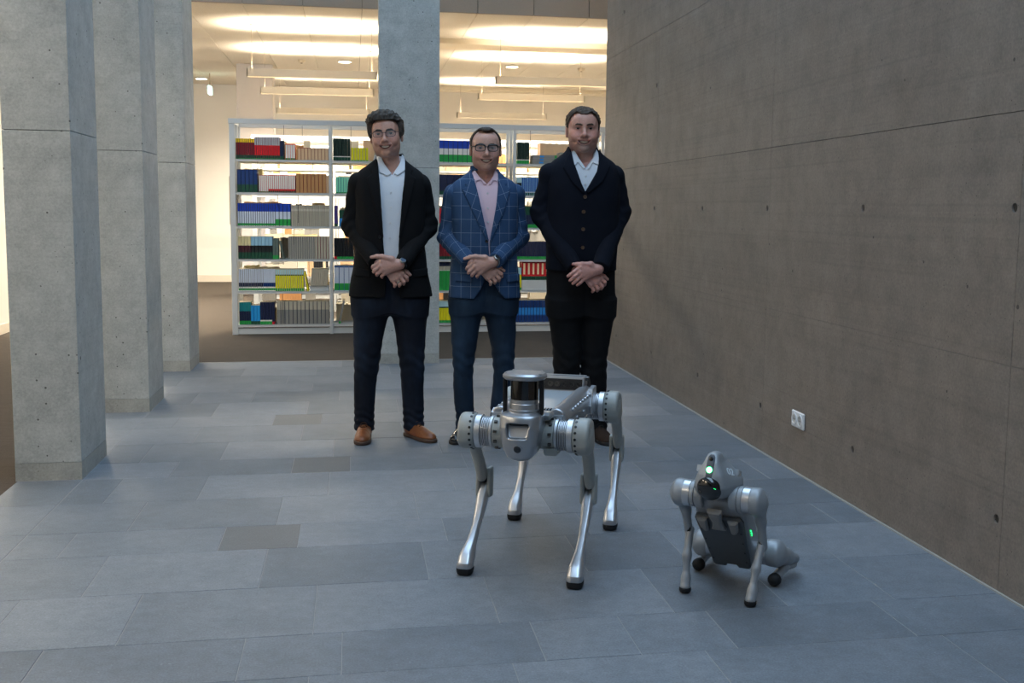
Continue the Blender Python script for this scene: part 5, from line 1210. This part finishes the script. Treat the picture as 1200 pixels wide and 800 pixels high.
        tho = sdf_obj('thigh', f_th, (min(hx, kx)-.075, min(s*.165, s*.255), kz-.03), (max(hx, kx)+.075, max(s*.165, s*.255), hz+.075), .0042, M_GREYP, g, 1)
        for k in range(18):
            a = 2*PI*k/18; MB().use(M_BLK).lathe([(0, .0048), (.004, .0048)], (hx+.0630*math.cos(a), s*.190, hz+.0630*math.sin(a)), (math.cos(a), 0, math.sin(a)), 8).build('vent', tho)
        for k in range(6):
            a = 2*PI*k/6; MB().use(M_ALU).lathe([(0, .003), (.002, .003)], (hx+.035*math.cos(a), s*.2365, hz+.035*math.sin(a)), (0, s, 0), 8).build('bolt', tho)
        # knee fork: two cheeks with the black link between
        foot = Vector((fx, fy, .03)); dn = (foot-kn).normalized(); up_ = (Vector((hx, s*.206, hz))-kn).normalized()
        for c in (-1, 1):
            w_ = (up_-dn).normalized(); pr = Vector((0, 1, 0)).cross(w_).normalized(); RM = np.array([[pr.x, 0, w_.x], [0, 1, 0], [pr.z, 0, w_.z]]); ck = kn+up_*.018+dn*.006; yc = kn.y+c*.0215
            def f_ck(P, ck=ck, RM=RM, yc=yc): return sd_box(P, (ck.x, yc, ck.z), (.024, .0088, .058), .0085, RM)
            sdf_obj('knee_cheek', f_ck, (kx-.10, kn.y+c*.0215-.02, kz-.09), (kx+.10, kn.y+c*.0215+.02, kz+.11), .0042, M_GREYP, g, 1)
        m = MB().use(M_BLK); m.tube([tuple(kn+up_*.05), tuple(kn), tuple(kn+dn*.04)], [.013, .015, .012], 10); m.use(M_ALU); m.lathe([(-.010, .010), (.010, .010)], (kn.x, kn.y, kn.z+.012), (0, 1, 0), 14); m.build('knee_link', g, True)
        MB().use(M_YEL).box((-.006, -.008, -.003), (.006, .008, .003), .001).build('warning_sticker', g).matrix_local = Matrix.Translation(kn+up_*.052+Vector((.012, 0, .0)))
        # calf: cast aluminium, slim in the middle, swelling at the foot
        top = kn+dn*.012; bot = Vector((fx, fy, .040)); side = dn.cross(Vector((0, 1, 0))).normalized()
        if side.x < 0: side = -side
        RR_ = []
        Lc = (bot-top).length; NS = 20
        for i in range(NS+1):
            t = i/NS; wx = np.interp(t, [0, .18, .5, .72, .9, 1], [.020, .024, .016, .018, .029, .031]); wy = np.interp(t, [0, .18, .5, .72, .9, 1], [.0190, .0215, .0150, .0180, .0275, .0285])
            bow = .020*math.sin(t*PI)**1.2*(1 if t < .5 else 1); c = top+(bot-top)*t-side*bow*(.9)
            ring = []
            ux = side if t < .93 else side.lerp(Vector((1, 0, 0)), (t-.93)/.07).normalized()
            for k in range(24):
                a = 2*PI*k/24; ca, sa = math.cos(a), math.sin(a); x = math.copysign(abs(ca)**.75, ca)*wx; y = math.copysign(abs(sa)**.75, sa)*wy
                if abs(ca) > .97: x *= .90      # shallow groove down the front and back
                ring.append(tuple(c+ux*x+Vector((0, 1, 0))*y))
            RR_.append(ring)
        MB().use(M_ALU).rings(RR_).build('calf', g, True, auto=50)
        m = MB().use(M_ALU2); cap_ = [[(fx+math.copysign(abs(math.cos(a))**.6, math.cos(a))*w, fy+math.copysign(abs(math.sin(a))**.6, math.sin(a))*w*.86, z) for a in [2*PI*k/28 for k in range(28)]] for z, w in ((.024, .0325), (.038, .0335), (.046, .030))]
        m.rings(cap_).build('foot_collar', g, True) if False else None
        mm = MB().use(M_ALU2); mm.rings(cap_); mm.build('foot_collar', g, True)
        mm = MB().use(M_RUB); mm.rings([[(fx+math.copysign(abs(math.cos(a))**.6, math.cos(a))*w, fy+math.copysign(abs(math.sin(a))**.6, math.sin(a))*w*.86, z) for a in [2*PI*k/28 for k in range(28)]] for z, w in ((.0008, .024), (.004, .030), (.014, .0338), (.026, .0338))]); mm.build('foot_pad', g, True)
    return R
big_robot()

def small_robot():
    R = empty('quadruped_robot', (1.28225, 3.71025, 0), math.radians(-126.87)); tag(R, 'small grey robot dog sitting on its hind legs with glowing green headlight', 'robot')
    # trunk frame: origin at trunk centre, axis u along the back (pitched up), n towards the belly
    c0 = Vector((.000, 0, .222)); pit = math.radians(51); u = Vector((math.cos(pit), 0, math.sin(pit))); nb = Vector((math.sin(pit), 0, -math.cos(pit)))     # nb points out of the belly, to the front and down
    TM = Matrix.Translation(c0) @ Matrix(((u.x, 0, -nb.x), (0, 1, 0), (u.z, 0, -nb.z))).to_4x4()      # columns: u, y, back
    TMr = np.array(TM.to_3x3()); c0n = A3(c0)
    def tl(P): return (P-c0n)@TMr      # world(local robot) -> trunk coords (x along u, y, z=back)
    def sdf_t(name, fn, lo, hi, h, m, par, sm=1):
        V, F = surfnet(fn, lo, hi, h)
        if sm: V = relax(V, F, sm)
        return np_mesh(name, V@TMr.T+np.array(c0), F, m, par)
    def tmb(m): q = MB().use(m); q.X = TM; return q
    def f_bd(P):
        w = np.interp(P[:, 0], [-.19, -.10, .10, .17], [.070, .082, .088, .080]).astype(np.float32)
        return smax(smax(np.abs(P[:, 1])-w, np.abs(P[:, 2]-.004)-.045, .02), np.abs(P[:, 0])-.182, .03)
    bd = sdf_t('trunk', f_bd, (-.20, -.11, -.06), (.20, .11, .07), .004, M_GO, R)
    # belly plate with ribs and screws
    m = tmb(M_GOD); m.prism([(-.165, -.062), (-.150, -.070), (-.135, -.070), (.10, -.086), (.118, -.078), (.118, .078), (.10, .086), (-.135, .070), (-.150, .070), (-.165, .062), (-.165, .022), (-.150, .016), (-.150, -.016), (-.165, -.022)], -.058, -.040, 2, .006); bp = m.build('belly_plate', bd, False)
    for s in (-1, 1):
        m = tmb(mat('mid_grey_strut')); m.prism([(.118, s*.036), (.118, s*.072), (.070, s*.066), (.052, s*.056), (.052, s*.040)], -.074, -.056, 2, .006); m.build('belly_lug', bp)
        for k in range(4):
            tmb(M_BLK).lathe([(0, .003), (.0012, .003)], (-.12+.055*k, s*(.060+.003*k), -.058), (0, 0, -1), 8).build('screw', bp)
        for k in range(5 if s > 0 else 0):
            tmb(M_GREENL).box((-.012+.0065*k, s*.0865, -.020+.003*(k % 2)), (-.008+.0065*k, s*.0880, -.016+.003*(k % 2))).build('battery_light', bd)
    m = tmb(mat('mid_grey_strut', (98, 101, 104), .5)); m.prism([(.17, -.026), (.11, -.016), (.085, -.020), (.072, -.026), (.072, .026), (.085, .020), (.11, .016), (.17, .026)], -.078, -.055, 2, .006); m.build('neck_strut', R)
    # ---- head (robot frame)
    hcx, hcy = .165, -.005
    def f_hd(P):
        z = P[:, 2]; w = np.interp(z, [.355, .40, .44, .47, .505, .512], [.040, .054, .044, .031, .018, .012]).astype(np.float32)
        fr = np.interp(z, [.355, .40, .44, .48, .505], [.190, .212, .208, .192, .176]).astype(np.float32); bk = np.interp(z, [.36, .42, .46, .505], [.085, .075, .095, .125]).astype(np.float32)
        y = np.abs(P[:, 1]-hcy); d = smax(y-w-.028*np.clip((.20-P[:, 0])/.1, 0, 1)*np.clip((.48-z)/.06, 0, 1), P[:, 0]-fr+.25*np.maximum(y-.018, 0), .014); d = smax(d, bk-P[:, 0], .012); d = smax(d, z-.511, .012); d = smax(d, .358-z, .02); return d*.8
    hd = sdf_obj('head', f_hd, (.05, -.105, .335), (.235, .095, .53), .0028, M_GO, R, 1)
    # face strip with camera and lamp
    fd = Vector((.95, 0, .31)).normalized()
    mat('face_strip', (74, 80, 90), .35)
    strip = [(hcy-.0105, .428), (hcy+.0105, .428), (hcy+.0125, .47), (hcy+.0120, .498), (hcy+.006, .506), (hcy-.006, .506), (hcy-.0120, .498), (hcy-.0125, .47)]
    def sx(y, z):
        x = .24
        while x > .05 and f_hd(A3([(x, y, z)]))[0] > 0: x -= .0005
        return x
    def fxz(z): return sx(hcy, z)
    def f_st(P): return np.maximum(smax(np.abs(f_hd(P)-.0008)-.0016, sd_poly(P[:, 1], P[:, 2], strip), .001), .14-P[:, 0])
    st = sdf_obj('face_strip', f_st, (.12, hcy-.02, .415), (.235, hcy+.02, .515), .0016, mat('face_strip'), hd, 1)
    MB().use(M_GLASSB).lathe([(0, .0075), (.003, .0070), (.004, .004)], (fxz(.492)+.002, hcy, .492), tuple(fd), 20).build('camera_lens', st, True)
    m = MB().use(M_GREENL); m.lathe([(0, .0105), (.002, .0105)], (fxz(.459)+.0025, hcy, .459), tuple(fd), 24); lo_ = m.build('headlight_ring', st, True)
    m = MB().use(M_WLED); m.lathe([(0, .0085), (.0035, .0080), (.0045, .004)], (fxz(.459)+.003, hcy, .459), tuple(fd), 24); m.build('headlight', st, True)
    # chin lidar dome
    dd = Vector((.93, 0, -.36)).normalized(); dc = Vector((.184, hcy, .399))
    m = MB().use(M_GO); m.lathe([(-.03, .0485), (.008, .0475), (.012, .0445)], tuple(dc), tuple(dd), 40); rg = m.build('lidar_collar', hd, True)
    m = MB().use(M_GLASSB); m.lathe([(.0, .043), (.014, .0435), (.024, .0395), (.033, .030), (.038, .016), (.0395, .0001)], tuple(dc), tuple(dd), 40); dm = m.build('lidar_dome', hd, True)
    q = dc+dd*.033+Vector((.006, .010, .020))
    for k in range(5): MB().use(M_GREENL).box((q.x, q.y+.0042*k, q.z-.0016*k), (q.x+.001, q.y+.0030+.0042*k, q.z+.0013-.0016*k)).build('indicator', dm)
    # lettering on the cheek
    tc = bpy.data.curves.new('lettering', 'FONT'); tc.body = '02'; tc.size = .036; tc.extrude = .0006; tc.align_x = 'CENTER'; tc.align_y = 'CENTER'
    to = bpy.data.objects.new('lettering_tmp', tc); COL.objects.link(to); dg = bpy.context.evaluated_depsgraph_get(); me = bpy.data.meshes.new_from_object(to.evaluated_get(dg)); bpy.data.objects.remove(to)
    me.materials.clear(); me.materials.append(M_WHT); lt = link('lettering', me, hd)
    # sits on the left cheek: outward normal towards +y and up
    nrm = Vector((.30, .78, .55)).normalized(); xd = Vector((-.72, .05, -.30)); xd = (xd-nrm*xd.dot(nrm)).normalized(); yd = nrm.cross(xd)
    P0 = Vector((.142, .050, .448))
    for i in range(200):      # march outwards to the shell
        if f_hd(A3([tuple(P0)]))[0] > .0004: break
        P0 += nrm*.001
    for i in range(200):
        if f_hd(A3([tuple(P0)]))[0] < .0006: break
        P0 -= nrm*.0005
    MM = Matrix.Identity(4)
    for i in range(3): MM[i][0] = xd[i]; MM[i][1] = yd[i]; MM[i][2] = nrm[i]; MM[i][3] = (P0+nrm*.0006)[i]
    Vt = np.array([tuple(MM @ v.co) for v in me.vertices], np.float32); zt = np.array([v.co.z for v in me.vertices]); nn = A3(nrm); Vt = Vt+nn*.03
    for it in range(120):
        dd_ = f_hd(Vt); mv = dd_ > .0006
        if not mv.any(): break
        Vt[mv] -= nn*.0006
    Vt = Vt+nn*np.where(zt > 0, .0012, -.001)[:, None]
    for v, p in zip(me.vertices, Vt): v.co = p
    for s in (-1, 1):
        m = MB().use(M_GO); m.prism([(.085, .420), (.115, .430), (.105, .450), (.080, .440)], hcy+s*.052, hcy+s*.072, 1, .004); m.build('head_tab', hd)
    # ---- legs
    def hip_set(g, hx, hz, s, y0):
        ax = (0, s, 0)
        m = MB().use(M_GO); m.lathe([(0, .040), (.004, .045), (.028, .045)], (hx, s*y0, hz), ax, 40); m.use(M_GOD); m.lathe([(.0281, .043), (.031, .043)], (hx, s*y0, hz), ax, 36)
        m.use(M_GO); m.lathe([(.0311, .0455), (.044, .0455), (.046, .043)], (hx, s*y0, hz), ax, 40)
        m.use(M_GOM); m.lathe([(.0461, .0435), (.047, .0455), (.070, .0455), (.071, .0435)], (hx, s*y0, hz), ax, 40)
        h = m.build('hip_motor', g, True)
        for k in range(3): MB().use(M_BLK).box((hx+.034, s*(y0+.030)-.002, hz+.010-.012*k), (hx+.0405, s*(y0+.030)+.002, hz+.016-.012*k)).build('slot', h)
    FH = Vector((.118, 0, .352)); RH = Vector((-.125, 0, .112))
    for key, s, foot, kn in (('FR', -1, Vector((.119, -.108, 0)), Vector((.045, -.122, .205))), ('FL', 1, Vector((.138, .128, 0)), Vector((.045, .134, .195)))):
        g = empty('front_leg', (0, 0, 0)); g.parent = R; hip_set(g, FH.x, FH.z, s, .045)
        hp = Vector((FH.x, s*.137, FH.z))
        def f_th(P, hp=hp, kn=kn, s=s):
            Q = P-A3(hp); r = np.sqrt(Q[:, 0]**2+Q[:, 2]**2); d = smax(r-.0465, np.abs(Q[:, 1]+s*.006)-.022, .014); d = smin(d, sd_ell(P, (hp.x, hp.y+s*.010, hp.z), (.036, .020, .036)), .008)
            Q2 = P.copy(); e = sd_chain(Q2, [(hp.x-.004, hp.y+s*.002, hp.z-.01), tuple((hp*.5+kn*.5)-Vector((.010, 0, 0))), (kn.x-.002, kn.y+s*.004, kn.z-.018)], [.027, .0150, .0145], .02); return smin(d, e, .016)
        sdf_obj('thigh', f_th, (-.02, min(s*.09, s*.19), .15), (.19, max(s*.09, s*.19), .42), .0036, M_GO, g, 1)
        MB().use(M_BLK).box((kn.x+.002, kn.y-.007, kn.z-.026), (kn.x+.0185, kn.y+.007, kn.z+.022), .003).build('knee_slot', g)
        ft = foot+Vector((0, 0, .022))
        def f_cf(P, kn=kn, ft=ft):
            mid = kn*.55+ft*.45+Vector((.010, 0, 0)); d = sd_chain(P, [tuple(kn), tuple(mid), tuple(ft*.85+kn*.15), tuple(ft)], [.0150, .0125, .0125, .0185], .02); return np.maximum(d, .016-P[:, 2])
        sdf_obj('calf', f_cf, (min(kn.x, ft.x)-.03, min(kn.y, ft.y)-.03, 0), (max(kn.x, ft.x)+.035, max(kn.y, ft.y)+.03, kn.z+.03), .0036, M_GO, g, 1)
        MB().use(M_RUB).lathe([(.0006, .012), (.003, .0175), (.010, .0205), (.018, .0205), (.020, .0185)], (foot.x, foot.y, 0), (0, 0, 1), 26).build('foot_pad', g, True)
    for key, s, foot, kn in (('RR', -1, Vector((-.135, -.150, .024)), Vector((-.300, -.140, .050))), ('RL', 1, Vector((-.105, .139, .024)), Vector((-.285, .158, .050)))):
        g = empty('hind_leg', (0, 0, 0)); g.parent = R; hip_set(g, RH.x, RH.z, s, .040)
        hp = Vector((RH.x, s*.132, RH.z))
        def f_th(P, hp=hp, kn=kn, s=s):
            Q = P-A3(hp); r = np.sqrt(Q[:, 0]**2+Q[:, 2]**2); d = smax(r-.047, np.abs(Q[:, 1]+s*.004)-.024, .014); d = smin(d, sd_ell(P, (hp.x, hp.y+s*.012, hp.z), (.040, .022, .040)), .008)
            e = sd_chain(P, [tuple(hp), tuple(hp*.5+kn*.5), tuple(kn+Vector((0, 0, .006)))], [.038, .030, .020], .02); return smin(d, e, .022)
        sdf_obj('thigh', f_th, (-.34, min(s*.08, s*.21), .012), (-.05, max(s*.08, s*.21), .19), .0038, M_GO, g, 1)
        def f_cf(P, kn=kn, foot=foot):
            d = sd_chain(P, [tuple(kn+Vector((.01, 0, -.012))), tuple(kn*.45+foot*.55+Vector((0, 0, .012))), tuple(foot)], [.016, .0150, .0185], .02); return d
        sdf_obj('calf', f_cf, (-.35, min(kn.y, foot.y)-.04, 0), (-.06, max(kn.y, foot.y)+.04, .11), .0036, M_GO, g, 1)
        fd_ = (foot-kn); fd_.z = 0; fd_.normalize()
        m = MB().use(M_RUB); m.lathe([(-.012, .0195), (-.008, .0225), (.008, .0225), (.016, .018), (.021, .010), (.0225, .0001)], tuple(foot), tuple(fd_), 26); m.build('foot_pad', g, True)
    return R
small_robot()
